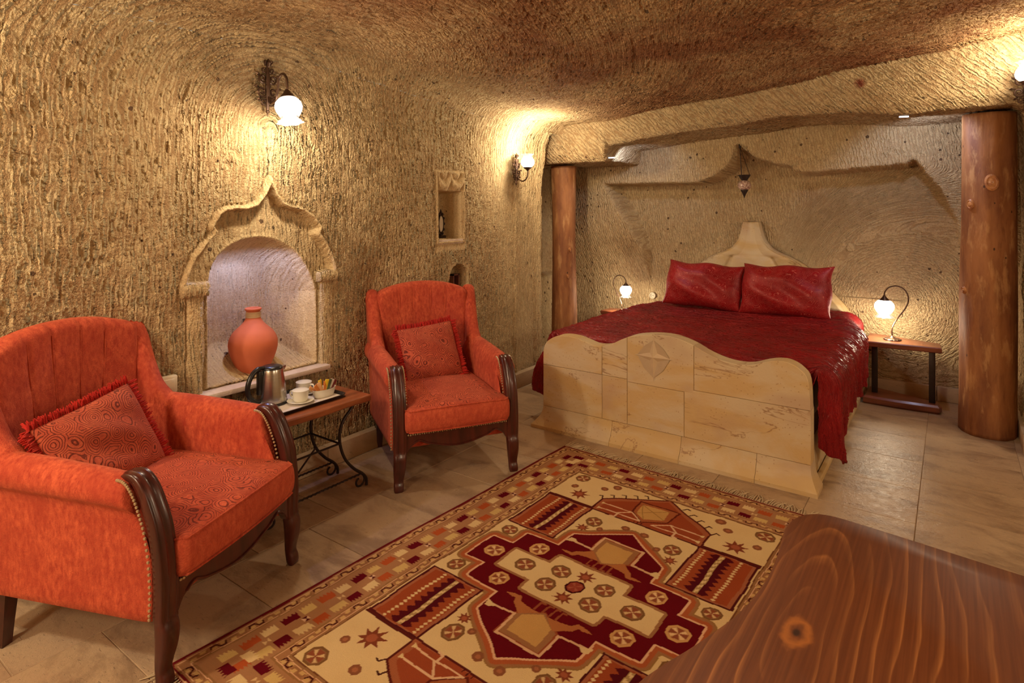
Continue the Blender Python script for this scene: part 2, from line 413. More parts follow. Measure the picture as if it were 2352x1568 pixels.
def fabric(name, c1, c2, dark, scale=1.0, swirl=False, zmin=None):
    m = Mat(name, 0.85, 0.2); p = m.tc()
    f1 = m.noise(m.map(p, (62 * scale, 62 * scale, 30 * scale)), 1.0, 4, 0.7)
    f2 = m.noise(m.map(p, (9 * scale, 9 * scale, 7 * scale)), 1.0, 4, 0.65)
    base = m.mix(m.ramp(f1, [(0.33, 0.0), (0.66, 1.0)]), c2, c1)
    base = m.mix(m.math('MULTIPLY', m.ramp(f2, [(0.42, 0.0), (0.66, 1.0)]), 0.7), base, c2)
    h = m.math('ADD', m.noise(p, 260, 2), m.math('MULTIPLY', f1, 0.7))
    if swirl:
        wv = m.warp(p, 9, 0.05)
        d = m.vor(wv, 13.5, rand=0.9)
        ring = m.math('SINE', m.math('MULTIPLY', d, 62.0))
        line = m.ramp(m.math('ADD', m.math('MULTIPLY', ring, 0.5), m.math('MULTIPLY', m.noise(p, 26, 2), 0.55)), [(0.50, 0.0), (0.66, 1.0)])
        if zmin is not None: line = m.math('MULTIPLY', line, m.ramp(m.sep(p)[2], [(zmin, 0.12), (zmin + 0.012, 1.0)]))
        base = m.mix(m.math('MULTIPLY', line, 0.9), base, dark)
        h = m.math('SUBTRACT', h, m.math('MULTIPLY', line, 1.6))
    m.color(base); m.b.inputs['Sheen Weight'].default_value = 0.18; m.b.inputs['Sheen Roughness'].default_value = 0.45
    m.put(m.b.inputs['Sheen Tint'], (1.0, 0.45, 0.25)); m.normal(m.bump(h, 0.5, 0.004)); return m.m
M_CHAIR = fabric('chenille', (0.64, 0.125, 0.055), (0.36, 0.042, 0.022), (0.1, 0.01, 0.01))
M_SEAT = fabric('chenille_roses', (0.64, 0.125, 0.058), (0.44, 0.062, 0.03), (0.16, 0.02, 0.012), swirl=True, zmin=0.425)
M_CUSH = fabric('cushion_roses', (0.56, 0.12, 0.058), (0.40, 0.065, 0.035), (0.12, 0.018, 0.012), swirl=True)
M_FRINGE = fabric('red_fringe', (0.55, 0.03, 0.02), (0.36, 0.015, 0.012), (0.1, 0.01, 0.01))
def wood(name, a, b, rough=0.3, sc=(3, 30, 30), bumpy=0.1, coat=0.3):
    m = Mat(name, rough, 0.5); p = m.tc()
    g = m.noise(m.map(m.warp(p, 3, 0.05), sc), 1.0, 4, 0.6)
    m.color(m.mix(m.ramp(g, [(0.35, 0.0), (0.68, 1.0)]), a, b)); m.b.inputs['Coat Weight'].default_value = coat
    m.b.inputs['Coat Roughness'].default_value = 0.15
    m.normal(m.bump(g, bumpy, 0.003)); return m.m
M_MAHOG = wood('mahogany', (0.085, 0.014, 0.009), (0.036, 0.007, 0.005), 0.33, (30, 30, 3))
M_SIDEWOOD = wood('reddish_walnut', (0.36, 0.105, 0.035), (0.17, 0.04, 0.014), 0.35, (26, 3, 26))
M_NIGHT = wood('nightstand_wood', (0.25, 0.07, 0.03), (0.11, 0.028, 0.014), 0.3, (3, 26, 26))
def metal(name, c, rough=0.4, met=0.9):
    m = Mat(name, rough, 0.5, met); m.color(m.mix(m.noise(m.tc(), 60, 3), c, tuple(x * 0.5 for x in c)))
    m.normal(m.bump(m.noise(m.tc(), 120, 2), 0.15, 0.002)); return m.m
M_IRON = metal('wrought_iron', (0.055, 0.035, 0.03), 0.5, 0.6)
M_BRONZE = metal('bronze', (0.15, 0.085, 0.055), 0.38, 0.85)
M_STEEL = Mat('brushed_steel', 0.24, 0.5, 1.0)
M_STEEL.color(M_STEEL.mix(M_STEEL.noise(M_STEEL.map(M_STEEL.tc(), (1, 1, 200)), 1.0, 2), (0.62, 0.58, 0.53), (0.42, 0.38, 0.35))); M_STEEL = M_STEEL.m
M_BLACK = Mat('black_plastic', 0.3).color((0.012, 0.01, 0.01)).m
M_BRASS = metal('brass_nail', (0.80, 0.60, 0.36), 0.35, 0.55)
def plain(name, c, rough=0.5, nz=0.15, scale=30, spec=0.5):
    m = Mat(name, rough, spec); n = m.noise(m.tc(), scale, 3)
    m.color(m.mix(m.math('MULTIPLY', n, nz), c, tuple(x * 0.4 for x in c))); m.normal(m.bump(n, 0.1, 0.002)); return m.m
M_CERAM = plain('white_ceramic', (0.78, 0.74, 0.62), 0.2, 0.05)
M_CREAM = plain('cream_plastic', (0.78, 0.70, 0.52), 0.45, 0.05)
M_TERRA = plain('terracotta', (0.62, 0.155, 0.07), 0.7, 0.35, 9, 0.25)
M_ROPE = plain('tan_band', (0.55, 0.36, 0.19), 0.8, 0.4, 60)
M_PAPER = plain('tray_paper', (0.72, 0.62, 0.54), 0.7, 0.2, 50)
def glow(name, c, strength):
    m = Mat(name, 0.3); p = m.tc(); m.color((0.9, 0.85, 0.78)); m.put(m.b.inputs['Emission Color'], c); m.b.inputs['Emission Strength'].default_value = strength
    m.normal(m.bump(m.noise(p, 30, 2), 0.2, 0.003)); return m.m
M_GLOW = glow('lit_glass', (1.0, 0.93, 0.80), 7.0)
def frill_mat():
    m = Mat('frosted_frill', 0.15, 0.5); m.color((0.93, 0.88, 0.8)); m.b.inputs['Transmission Weight'].default_value = 0.8
    m.b.inputs['IOR'].default_value = 1.3; m.put(m.b.inputs['Emission Color'], (1, 0.88, 0.7)); m.b.inputs['Emission Strength'].default_value = 0.35
    m.normal(m.bump(m.noise(m.tc(), 40, 2), 0.3, 0.004)); return m.m
M_FRILL = frill_mat()
M_LED = Mat('cool_led', 0.4); M_LED.color((0.8, 0.85, 1)); M_LED.put(M_LED.b.inputs['Emission Color'], (0.75, 0.85, 1.0)); M_LED.b.inputs['Emission Strength'].default_value = 1.2; M_LED = M_LED.m

# ------------------------------------------------------------------ the carved cave room
AW = -2.96                       # plane of the left wall
def hL(b): return 2.40 - 0.17 * smooth01(b, 1.2, 4.6)
RF = 0.26
def hceil(a, b): return hL(b) + 0.30 * smooth01(a, -2.75, 0.6) * (0.55 + 0.45 * smooth01(b, 1.0, 4.6)) + 0.16 * smooth01(a, -2.4, 0.5) * (1 - smooth01(b, 1.5, 3.6))
def rockattr(P, amp=1.0, ceil=0.0, lint=0.0):
    c = np.zeros(P.shape[:2] + (3,)); c[..., 0] = amp; c[..., 1] = ceil; c[..., 2] = lint; return c
def chisel_uv(a, b, s):
    """u across the tool strokes, v along them: arches of strokes around the wall lamp, turning into rows over the ceiling"""
    zc = 1.92; bc = 1.89
    up = np.maximum(s - zc, 0); db = np.abs(b - bc)
    r = np.hypot(db, up); rl = np.where(b < bc, r - 0.28 * np.maximum(0, r - 0.7), r); th = np.arctan2(up, db + 1e-6)
    v1 = np.where(s < zc, s, zc + th * np.minimum(r, 1.1)); u1 = rl
    u2 = b * 0.96 - a * 0.28; v2 = a * 0.96 + b * 0.28
    w = smooth01(s, 3.3, 5.2); v1 = v1 + 0.9 * np.maximum(0, s - 2.5); v2 = v2 * 1.9
    return np.stack([u1 * (1 - w) + u2 * w, v1 * (1 - w) + v2 * w], -1)

# left wall, with its ogee niche, the small carved niche and the low arched niche
bs = np.concatenate([np.arange(-1.6, 0.6, 0.03), np.arange(0.6, 1.40, 0.011), np.arange(1.40, 2.36, 0.0055), np.arange(2.36, 3.14, 0.010), np.arange(3.14, 3.60, 0.0065), np.arange(3.60, 4.561, 0.011)])
# profile arc length s: vertical to z1, then fillet
z_lo = np.concatenate([np.arange(0, 0.5, 0.014), np.arange(0.5, 1.80, 0.0065), np.arange(1.80, 2.1, 0.010)])
z_lo = z_lo[np.concatenate([[True], np.diff(z_lo) > 0.003])]; bs = bs[np.concatenate([[True], np.diff(bs) > 0.003])]
NF = 20
OGEE = [(1.436, 0.57), (1.436, 1.122), (1.442, 1.158), (1.484, 1.261), (1.562, 1.352), (1.590, 1.376), (1.568, 1.405), (1.604, 1.469), (1.640, 1.490), (1.700, 1.499), (1.751, 1.496), (1.807, 1.514), (1.852, 1.567), (1.876, 1.62), (1.887, 1.655),
        (1.898, 1.62), (1.924, 1.568), (1.964, 1.521), (2.02, 1.502), (2.091, 1.488), (2.157, 1.445), (2.210, 1.385), (2.185, 1.352), (2.225, 1.31), (2.272, 1.235), (2.303, 1.17), (2.318, 1.089), (2.325, 0.57)]
arc_pts = [(1.559, 0.60), (1.559, 1.103), (1.582, 1.211), (1.639, 1.285), (1.721, 1.331), (1.82, 1.347), (1.924, 1.334), (2.034, 1.281), (2.105, 1.208), (2.16, 1.116), (2.195, 1.02), (2.205, 0.60)]
ARCH = [tuple(p) for p in catmull(arc_pts[1:11], 5)]; ARCH = [arc_pts[0]] + ARCH + [arc_pts[-1]]
def wall_relief(b, z):
    """how far the surface stands out (+) into the room or is cut back (-)"""
    out = np.zeros(b.shape)
    near = (b > 1.30) & (b < 2.46) & (z > 0.45) & (z < 1.80)
    B, Z = b[near], z[near]
    do = sdf(B, Z, OGEE); da = sdf(B, Z, ARCH)
    o = -0.045 * smooth01(-do, 0.010, 0.020) * (1 - 0.45 * smooth01(-do, 0.05, 0.14))                       # field between the moulding and the arch
    o += (0.026 * np.exp(-((do + 0.001) / 0.0095) ** 2) - 0.008 * np.exp(-((do - 0.020) / 0.006) ** 2)) * (Z > 1.09)   # raised ogee moulding
    pil = ((np.abs(B - 1.494) < 0.043) | (np.abs(B - 2.262) < 0.043)) & (Z < 1.075) & (Z > 0.57)
    pe = np.minimum(np.abs(B - 1.494), np.abs(B - 2.262))
    o = np.where(pil, -0.004 + 0.012 * np.sqrt(np.clip(1 - (pe / 0.046) ** 2, 0, 1)), o)
    cap = ((B > 1.425) & (B < 1.566) | (B > 2.195) & (B < 2.325)) & (Z > 1.068) & (Z < 1.132)
    o = np.where(cap, 0.018 + 0.008 * np.sin((Z - 1.068) / 0.064 * PI), o)
    depth = 0.26 * np.sin(np.clip(-da / 0.17, 0, 1) * PI / 2) + 0.03
    o = np.where(da < 0.012, o * smooth01(da, -0.01, 0.012) - depth * smooth01(-da, -0.008, 0.022), o)
    out[near] = o
    # small niche with a carved drapery head
    near = (b > 3.12) & (b < 3.56) & (z > 1.20) & (z < 1.80); B, Z = b[near], z[near]
    dr = np.maximum(np.abs(B - 3.319) - 0.125, np.abs(Z - 1.4425) - 0.1725)
    o = -0.20 * smooth01(-dr, -0.004, 0.010)
    fr = np.maximum(np.abs(B - 3.331) - 0.149, np.abs(Z - 1.50) - 0.256)
    o += 0.012 * np.exp(-((fr + 0.004) / 0.007) ** 2) * (dr > 0)
    hd = (Z > 1.62) & (Z < 1.748) & (np.abs(B - 3.331) < 0.138)
    k = np.abs(B - 3.331) / 0.138
    sw = 0.5 + 0.5 * np.sin((np.hypot((k - 0.5) * 1.5, (Z - 1.76) / 0.14) * 3.2) * PI)
    o = np.where(hd, -0.006 + 0.022 * sw * (1 - 0.5 * np.exp(-((k) / 0.12) ** 2)), o)
    out[near] = o
    # low arched niche
    near = (b > 3.26) & (b < 3.60) & (z > 0.78) & (z < 1.14); B, Z = b[near], z[near]
    low = [(3.315, 0.84), (3.315, 0.99)] + [(3.421 + 0.106 * math.cos(t), 0.975 + 0.103 * math.sin(t)) for t in np.linspace(PI, 0, 14)] + [(3.527, 0.84)]
    d = sdf(B, Z, low); out[near] = -0.13 * smooth01(-d, -0.004, 0.012)
    out += 0.014 * np.exp(-((b - 4.155) / 0.012) ** 2) * (z < 1.75)
    out -= 0.03 * smooth01(b, 4.15, 4.35) * (1 - smooth01(z, 1.7, 2.0)) - 0.03 * smooth01(b, 4.45, 4.56)
    out -= 0.07 * np.exp(-((b - 1.08) / 0.22) ** 2) * np.exp(-((z - 0.7) / 0.4) ** 2)
    out -= 0.10 * np.exp(-((b - 2.66) / 0.23) ** 2) * np.exp(-((z - 0.85) / 0.42) ** 2)
    # a few gouges in the rough field left of the lamp
    for (gb, gz, gr_) in ((1.70, 1.78, 0.03), (1.66, 1.72, 0.02), (1.36, 1.86, 0.02)):
        out -= 0.014 * np.exp(-(((b - gb) / gr_) ** 2 + ((z - gz) / (gr_ * 0.8)) ** 2))
    return out
ns = len(z_lo) + NF
P = np.zeros((len(bs), ns, 3)); S = np.zeros((len(bs), ns))
for i, b in enumerate(bs):
    H = float(hL(b)); z1 = H - RF; zz = z_lo * (z1 / z_lo[-1]) if z_lo[-1] > z1 else z_lo * 1.0
    zz = z_lo * (z1 / z_lo[-1])
    th = np.linspace(0, PI / 2, NF * 2 + 1)[1:NF + 1]
    P[i, :len(z_lo), 0] = AW; P[i, :len(z_lo), 2] = zz; S[i, :len(z_lo)] = zz
    P[i, len(z_lo):, 0] = AW + RF * (1 - np.cos(th)); P[i, len(z_lo):, 2] = z1 + RF * np.sin(th); S[i, len(z_lo):] = z1 + RF * th
    P[i, :, 1] = b
rel = wall_relief(P[:, :, 1], P[:, :, 2]); P[:, :, 0] += rel
P[:, :, 0] += 0.012 * np.sin(P[:, :, 1] * 2.3 + 0.6) * np.sin(P[:, :, 2] * 1.7)
UV = chisel_uv(P[:, :, 0], P[:, :, 1], S)
# the wall turns the corner into the alcove
for (da_, db_) in ((-0.03, 0.03), (-0.12, 0.045), (-0.3, 0.05), (-0.52, 0.05)):
    L = P[-1 if da_ == -0.03 else len(bs) - 1:len(bs)][-1:].copy(); L[:, :, 0] = AW + da_; L[:, :, 1] = 4.56 + db_
    P = np.concatenate([P, L]); u = UV[len(bs) - 1:len(bs)].copy(); u[:, :, 0] += -da_; UV = np.concatenate([UV, u])
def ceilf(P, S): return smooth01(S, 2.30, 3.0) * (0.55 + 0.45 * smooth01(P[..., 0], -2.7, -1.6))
at_ = rockattr(P); bb, zz2 = P[..., 1], P[..., 2]
dd = sdf(bb, zz2, OGEE); da_ = sdf(bb, zz2, ARCH)
at_[..., 0] = 0.55 + 0.45 * smooth01(dd, -0.005, 0.02)
at_[..., 0] = np.where(da_ < 0, 0.25, at_[..., 0]); at_[..., 0] *= 1 - 0.5 * np.exp(-(dd / 0.02) ** 2) * (zz2 > 1.05)
nn = smooth01(np.maximum(np.abs(bb - 3.331) - 0.155, np.abs(zz2 - 1.48) - 0.285), -0.005, 0.02); at_[..., 0] *= 0.25 + 0.75 * nn
nn = smooth01(np.maximum(np.abs(bb - 3.421) - 0.105, np.abs(zz2 - 0.96) - 0.12), -0.005, 0.02); at_[..., 0] *= 0.35 + 0.65 * nn
at_[..., 0] *= 1 - 0.45 * smooth01(bb, 3.5, 4.2)
at_[..., 0] *= 1 + 0.25 * (1 - smooth01(bb, 1.0, 1.6))
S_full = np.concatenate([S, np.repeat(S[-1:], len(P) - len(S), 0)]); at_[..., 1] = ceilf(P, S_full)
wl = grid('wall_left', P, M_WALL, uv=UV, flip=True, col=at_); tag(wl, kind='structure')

# vaulted ceiling of the main chamber
bc_ = np.concatenate([np.arange(-1.6, 0.8, 0.04), np.arange(0.8, 4.761, 0.013)])
ac = np.concatenate([np.arange(0, 3.4, 0.0125), np.arange(3.4, 5.31, 0.05)])
P = np.zeros((len(bc_), NF + len(ac), 3)); S = np.zeros(P.shape[:2])
for i, b in enumerate(bc_):
    H = float(hL(b)); z1 = H - RF; th = np.linspace(0, PI / 2, NF * 2 + 1)[NF:2 * NF]
    P[i, :NF, 0] = AW + RF * (1 - np.cos(th)); P[i, :NF, 2] = z1 + RF * np.sin(th); S[i, :NF] = z1 + RF * th
    a_ = AW + RF + ac; P[i, NF:, 0] = a_; P[i, NF:, 2] = H + (hceil(a_, b) - H) * smooth01(ac, 0, 0.8) ; S[i, NF:] = z1 + RF * PI / 2 + ac
    P[i, :, 1] = b
P[:, :, 2] += 0.02 * np.sin(P[:, :, 0] * 2.1 + P[:, :, 1] * 1.3) * smooth01(S, 2.6, 3.4) + 0.012 * np.sin(P[:, :, 0] * 4.7 - P[:, :, 1] * 3.1) * smooth01(S, 2.6, 3.4)
P[:, :, 0] += 0.012 * np.sin(P[:, :, 1] * 2.3 + 0.6) * np.sin(P[:, :, 2] * 1.7) * (1 - smooth01(S, 2.2, 2.6))
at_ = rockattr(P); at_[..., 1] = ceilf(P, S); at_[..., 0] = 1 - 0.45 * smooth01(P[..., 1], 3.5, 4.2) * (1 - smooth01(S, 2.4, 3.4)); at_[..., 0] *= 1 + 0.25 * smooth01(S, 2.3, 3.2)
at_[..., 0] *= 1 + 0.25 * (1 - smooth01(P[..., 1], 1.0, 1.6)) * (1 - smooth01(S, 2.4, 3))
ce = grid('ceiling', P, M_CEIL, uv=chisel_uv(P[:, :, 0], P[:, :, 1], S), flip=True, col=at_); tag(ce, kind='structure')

# lintel over the alcove: face, rounded edge and soffit running back
LB = 4.72
def zb(a):
    return np.interp(a, [-3.6, -2.44, -2.41, -1.80, -1.33, -1.0, -0.62, -0.25, 0.0, 0.30, 0.37, 0.42, 3], [1.895, 1.905, 2.035, 2.10, 2.125, 2.165, 2.15, 2.11, 2.115, 2.13, 2.10, -0.02, -0.02])
aa = np.concatenate([np.arange(-3.6, 0.46, 0.012), np.arange(0.46, 2.72, 0.06)])
nF, nS = 44, 56
P = np.zeros((len(aa), nF + nS, 3))
UV = np.zeros((len(aa), nF + nS, 2))
for i, a in enumerate(aa):
    top = float(hceil(np.array(a), np.array(LB))) + 0.03 if a > AW + RF else float(hL(LB)) + 0.03
    lo = float(zb(a)); f = np.linspace(0, 1, nF); z = top + (lo - top) * f
    P[i, :nF, 0] = a; P[i, :nF, 2] = z
    P[i, :nF, 1] = LB + 0.05 * (1 - f) * -1.0 * (1 - smooth01(a, 0.2, 0.5)) + 0.03 * np.clip((f - 0.8) / 0.2, 0, 1) ** 2
    g = np.linspace(0, 1, nS + 1)[1:]; P[i, nF:, 0] = a; P[i, nF:, 1] = LB + 0.03 + g * (1.2); P[i, nF:, 2] = lo + 0.012 * np.sin(g * 5)
    UV[i, :nF, 0] = (a + z) * 0.72; UV[i, :nF, 1] = (a - z) * 0.72
    UV[i, nF:, 0] = (a + lo - g * 1.2) * 0.72; UV[i, nF:, 1] = (a - lo + g * 1.2) * 0.72
keep = aa < 0.47
P[:, :nF, 1] += 0.012 * np.sin(P[:, :nF, 0] * 6.1) * np.sin(P[:, :nF, 2] * 9)
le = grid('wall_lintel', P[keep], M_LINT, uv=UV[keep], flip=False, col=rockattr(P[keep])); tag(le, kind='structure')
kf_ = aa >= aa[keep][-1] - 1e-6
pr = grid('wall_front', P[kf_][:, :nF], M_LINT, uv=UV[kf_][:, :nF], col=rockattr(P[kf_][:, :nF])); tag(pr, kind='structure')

# alcove back wall with the big ogee-headed recess behind the bed
REC = [(-2.80, 1.722), (-1.853, 1.718), (-1.72, 1.765), (-1.60, 1.85), (-1.548, 1.93), (-1.519, 2.035), (-1.495, 2.01), (-1.448, 1.975), (-1.372, 1.914), (-1.222, 1.86), (-1.106, 1.84), (-1.063, 1.792), (-0.979, 1.774),
       (-0.276, 1.821), (-0.235, 1.85), (-0.071, 1.62), (0.017, 1.41), (0.06, 1.1), (0.12, -0.1), (-2.46, -0.1), (-2.46, 1.1), (-2.56, 1.357)]
BA = 5.80
aa = np.arange(-3.50, 0.461, 0.011); zz = np.arange(0, 2.245, 0.0105)
A, Z = np.meshgrid(aa, zz, indexing='ij')
d = sdf(A, Z, REC)
Mk = smooth01(d, -0.004, 0.014) * smooth01(Z, 0.65, 1.45)
Bp = BA - 0.34 * Mk - 0.12 * smooth01(A, 0.12, 0.42) * (1 - Mk) + 0.015 * np.sin(A * 2.2) * np.sin(Z * 2.5 + 1)
cx, cz = -0.32, 0.75
rr = np.hypot(A - cx, Z - cz); th = np.arctan2(Z - cz, A - cx)
wsw = 1 - smooth01(rr, 0.5, 1.1)
UVa = np.stack([A * (1 - wsw) + rr * wsw + 0.15 * Z, Z * (1 - wsw) + th * 0.5 * wsw], -1)
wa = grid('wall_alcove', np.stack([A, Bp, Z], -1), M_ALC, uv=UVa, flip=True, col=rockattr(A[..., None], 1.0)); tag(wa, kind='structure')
# alcove side walls
for nm, a0, fl, b0 in (('wall_alcove_left', -3.45, False, 4.60), ('wall_alcove_right', 0.42, True, 4.74)):
    b_ = np.arange(b0, 5.95, 0.014); z_ = np.arange(0, 2.25, 0.014); Bq, Zq = np.meshgrid(b_, z_, indexing='ij')
    Aq = a0 + 0.02 * np.sin(Bq * 4) * np.sin(Zq * 3)
    if nm == 'wall_alcove_left': Aq = Aq + 0.10 * (1 - smooth01(Zq, 0.80, 0.83)) * smooth01(Bq, 5.0, 5.1)
    else: Aq = Aq - 0.05 * (1 - smooth01(Zq, 0.9, 1.5))
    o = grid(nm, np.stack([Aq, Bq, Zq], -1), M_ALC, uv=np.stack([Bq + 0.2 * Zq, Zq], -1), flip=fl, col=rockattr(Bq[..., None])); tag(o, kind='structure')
# walls behind and right of the camera
b_ = np.arange(-1.62, 4.78, 0.05); z_ = np.arange(0, 3.0, 0.05); Bq, Zq = np.meshgrid(b_, z_, indexing='ij')
o = grid('wall_right', np.stack([2.6 + 0.03 * np.sin(Bq * 3 + Zq * 2), Bq, Zq], -1), M_WALL, uv=np.stack([Bq, Zq], -1), flip=False, col=rockattr(Bq[..., None])); tag(o, kind='structure')
a_ = np.arange(-3.05, 2.66, 0.05); Aq, Zq = np.meshgrid(a_, z_, indexing='ij')
o = grid('wall_back', np.stack([Aq, -1.6 + 0.03 * np.sin(Aq * 3 + Zq * 2), Zq], -1), M_WALL, uv=np.stack([Aq, Zq], -1), flip=False, col=rockattr(Aq[..., None])); tag(o, kind='structure')

# floor: travertine slabs, each its own piece, on a recessed grout bed
fl = MB().box(-3.62, 2.72, -1.70, 5.98, -0.06, -0.004).build('floor', M_GROUT); tag(fl, kind='structure')
TW, TH = 0.46, 0.4275
tile_mesh = {}
k = 0
for ci in range(-8, 6):
    x0 = -0.14 + TW * ci; x1 = x0 + TW
    off = 4.318 if ci % 2 else 4.065
    for r_ in range(-15, 6):
        y0 = off + TH * r_; y1 = y0 + TH
        if x1 < -3.6 or x0 > 2.7 or y1 < -1.65 or y0 > 5.95: continue
        ax0, ax1, ay0, ay1 = max(x0, -3.6), min(x1, 2.7), max(y0, -1.68), min(y1, 5.96)
        if ax1 - ax0 < 0.03 or ay1 - ay0 < 0.03: continue
        key = (round(ax1 - ax0, 3), round(ay1 - ay0, 3))
        if key not in tile_mesh:
            hx, hy = key[0] / 2 - 0.0011, key[1] / 2 - 0.0011; e = 0.0015
            V = [(-hx, -hy, -0.02), (hx, -hy, -0.02), (hx, hy, -0.02), (-hx, hy, -0.02), (-hx, -hy, -e), (hx, -hy, -e), (hx, hy, -e), (-hx, hy, -e),
                 (-hx + e, -hy + e, 0), (hx - e, -hy + e, 0), (hx - e, hy - e, 0), (-hx + e, hy - e, 0)]
            F = [(3, 2, 1, 0), (0, 1, 5, 4), (1, 2, 6, 5), (2, 3, 7, 6), (3, 0, 4, 7), (4, 5, 9, 8), (5, 6, 10, 9), (6, 7, 11, 10), (7, 4, 8, 11), (8, 9, 10, 11)]
            me = bpy.data.meshes.new('tile'); me.from_pydata(V, [], F); me.update(); me.materials.append(M_TILE); tile_mesh[key] = me
        o = bpy.data.objects.new('tile', tile_mesh[key]); o.location = ((ax0 + ax1) / 2, (ay0 + ay1) / 2, rng.uniform(-0.0006, 0.0)); link(o, fl); k += 1

# skirting stones
def skirting(name, p0, p1, h=0.12, t=0.035, step=0.48):
    p0 = Vector((*p0, 0)); p1 = Vector((*p1, 0)); d = (p1 - p0); L = d.length; d.normalize()
    root = empty(name, (p0.x, p0.y, 0), math.atan2(d.y, d.x)); root['kind'] = 'structure'
    n = max(1, round(L / step)); s_ = L / n
    for i in range(n):
        MB().box(i * s_ + 0.0015, (i + 1) * s_ - 0.0015, -t, 0.02, 0, h + rng.uniform(-0.002, 0.002), 0.004).build('skirting_stone', M_SKIRT, root, smooth=False)
    return root
skirting('baseboard_left', (AW + 0.015, -1.5), (AW + 0.015, 4.55))
skirting('baseboard_alcove', (0.36, BA - 0.03), (-3.3, BA - 0.03), t=-0.03) if False else skirting('baseboard_alcove', (-3.3, BA - 0.01), (0.36, BA - 0.01), 0.11, 0.03)
skirting('baseboard_alcove_right', (0.38, 5.74), (0.38, 4.78), 0.11, 0.03)
skirting('baseboard_alcove_left', (-3.33, 4.70), (-3.33, 5.75), 0.11, 0.03)

# sill slab of the ogee niche and of the small niche
MB().box(-3.27, -2.915, 1.50, 2.245, 0.566, 0.592, 0.004).build('trim_1', M_SILL, smooth=False)['kind'] = 'structure'
MB().box(-3.14, -2.945, 3.19, 3.46, 1.236, 1.268, 0.004).build('trim_2', M_SILL, smooth=False)['kind'] = 'structure'

# ------------------------------------------------------------------ log posts
def bark(name):
    m = Mat(name, 0.62, 0.3); p = m.tc()
    a = m.noise(m.map(m.warp(p, 3, 0.06), (9, 9, 1.6)), 1.0, 5, 0.62)
    b = m.noise(m.map(p, (17, 17, 4.5), (4, 2, 1)), 1.0, 5, 0.65)
    c = m.mix(m.ramp(a, [(0.38, 0.0), (0.62, 1.0)]), (0.22, 0.08, 0.032), (0.40, 0.17, 0.062))
    c = m.mix(m.math('MULTIPLY', m.ramp(b, [(0.54, 0.0), (0.66, 1.0)]), 0.6), c, (0.60, 0.33, 0.135))
    c = m.mix(m.math('MULTIPLY', m.ramp(b, [(0.28, 1.0), (0.42, 0.0)]), 0.5), c, (0.12, 0.035, 0.015))
    sp = m.math('MULTIPLY', m.math('LESS_THAN', m.vor(m.map(p, (1, 1, 0.6)), 15), 0.085), m.math('GREATER_THAN', m.noise(p, 4, 2), 0.53))
    c = m.mix(m.math('MULTIPLY', sp, 0.8), c, (0.03, 0.012, 0.008))
    m.color(c); m.normal(m.bump(m.math('ADD', a, m.math('MULTIPLY', b, 0.5)), 0.45, 0.012)); return m.m
M_LOG = bark('log_wood')
M_KNOT = wood('knot_wood', (0.55, 0.25, 0.085), (0.30, 0.10, 0.035), 0.5, (40, 40, 40))
M_KDARK = plain('knot_core', (0.20, 0.075, 0.035), 0.6, 0.5, 60)
def log_post(loc, H, rfun, knots, label, lean=(0, 0)):
    root = empty('log_post', loc, 0, label, 'post')
    nz, ns_ = 90, 56; V = []
    for i in range(nz + 1):
        z = H * i / nz
        for k in range(ns_):
            q = 2 * PI * k / ns_; r = rfun(z) * (1 + 0.025 * math.sin(3 * q + z * 1.3) + 0.018 * math.sin(5 * q - z * 2.1) + 0.010 * math.sin(11 * q + z * 5))
            for (kq, kz, kr, kh) in knots:
                dq = (q - kq + PI) % (2 * PI) - PI; e = ((dq * rfun(z)) ** 2 + ((z - kz) * 0.85) ** 2) / (kr * 1.5) ** 2
                r += kh * math.exp(-e)
            V.append((r * math.cos(q) + lean[0] * z, r * math.sin(q) + lean[1] * z, z))
    F = [(i * ns_ + k, i * ns_ + (k + 1) % ns_, (i + 1) * ns_ + (k + 1) % ns_, (i + 1) * ns_ + k) for i in range(nz) for k in range(ns_)]
    F += [tuple(range(ns_))[::-1], tuple(nz * ns_ + k for k in range(ns_))]
    mesh('trunk', V, F, M_LOG, root)
    for (kq, kz, kr, kh) in knots:
        r = rfun(kz) + kh * 0.8; b = MB()
        b.lathe([(kr, -0.012), (kr * 0.95, 0.004), (kr * 0.72, 0.010), (kr * 0.55, 0.007), (kr * 0.50, 0.008), (kr * 0.3, 0.012), (0.001, 0.012)], 24, rmod=lambda i, q: 1 + 0.08 * math.sin(2 * q + 1))
        M_ = Matrix.Translation(Vector((r * math.cos(kq) + lean[0] * kz, r * math.sin(kq) + lean[1] * kz, kz))) @ Matrix.Rotation(kq, 4, 'Z') @ Matrix.Rotation(PI / 2, 4, 'Y') @ Matrix.Scale(1.25, 4, (1, 0, 0))
        b.xf(M_); o = b.build('knot', M_KNOT, root)
        c = MB(); c.sphere((0, 0, 0.006), kr * 0.42, 14, 8, (1, 1, 0.35)); c.xf(M_); c.build('knot_core', M_KDARK, o)
    return root
# angle of the side that faces the camera
def facing(x, y): return math.atan2(-y, -x)
fr_ = facing(0.19, 5.15)
log_post((0.19, 5.155, 0), 2.118, lambda z: 0.150 + 0.006 * math.sin(z * 2.4) + 0.012 * max(0, 0.25 - z) * 2, [(fr_ + 0.12, 1.66, 0.042, 0.012), (fr_ - 0.62, 1.52, 0.026, 0.012), (fr_ - 0.9, 0.95, 0.02, 0.008)],
         'thick tree-trunk post with a large round knot, right of the bed', lean=(0.002, -0.004))
fr_ = facing(-3.0, 5.05)
log_post((-3.03, 5.05, 0), 1.893, lambda z: 0.117 + 0.006 * math.sin(z * 3.1 + 1), [(fr_ + 0.5, 1.1, 0.016, 0.006), (fr_ + 0.3, 0.85, 0.016, 0.006)],
         'thinner reddish tree-trunk post at the left end of the alcove')

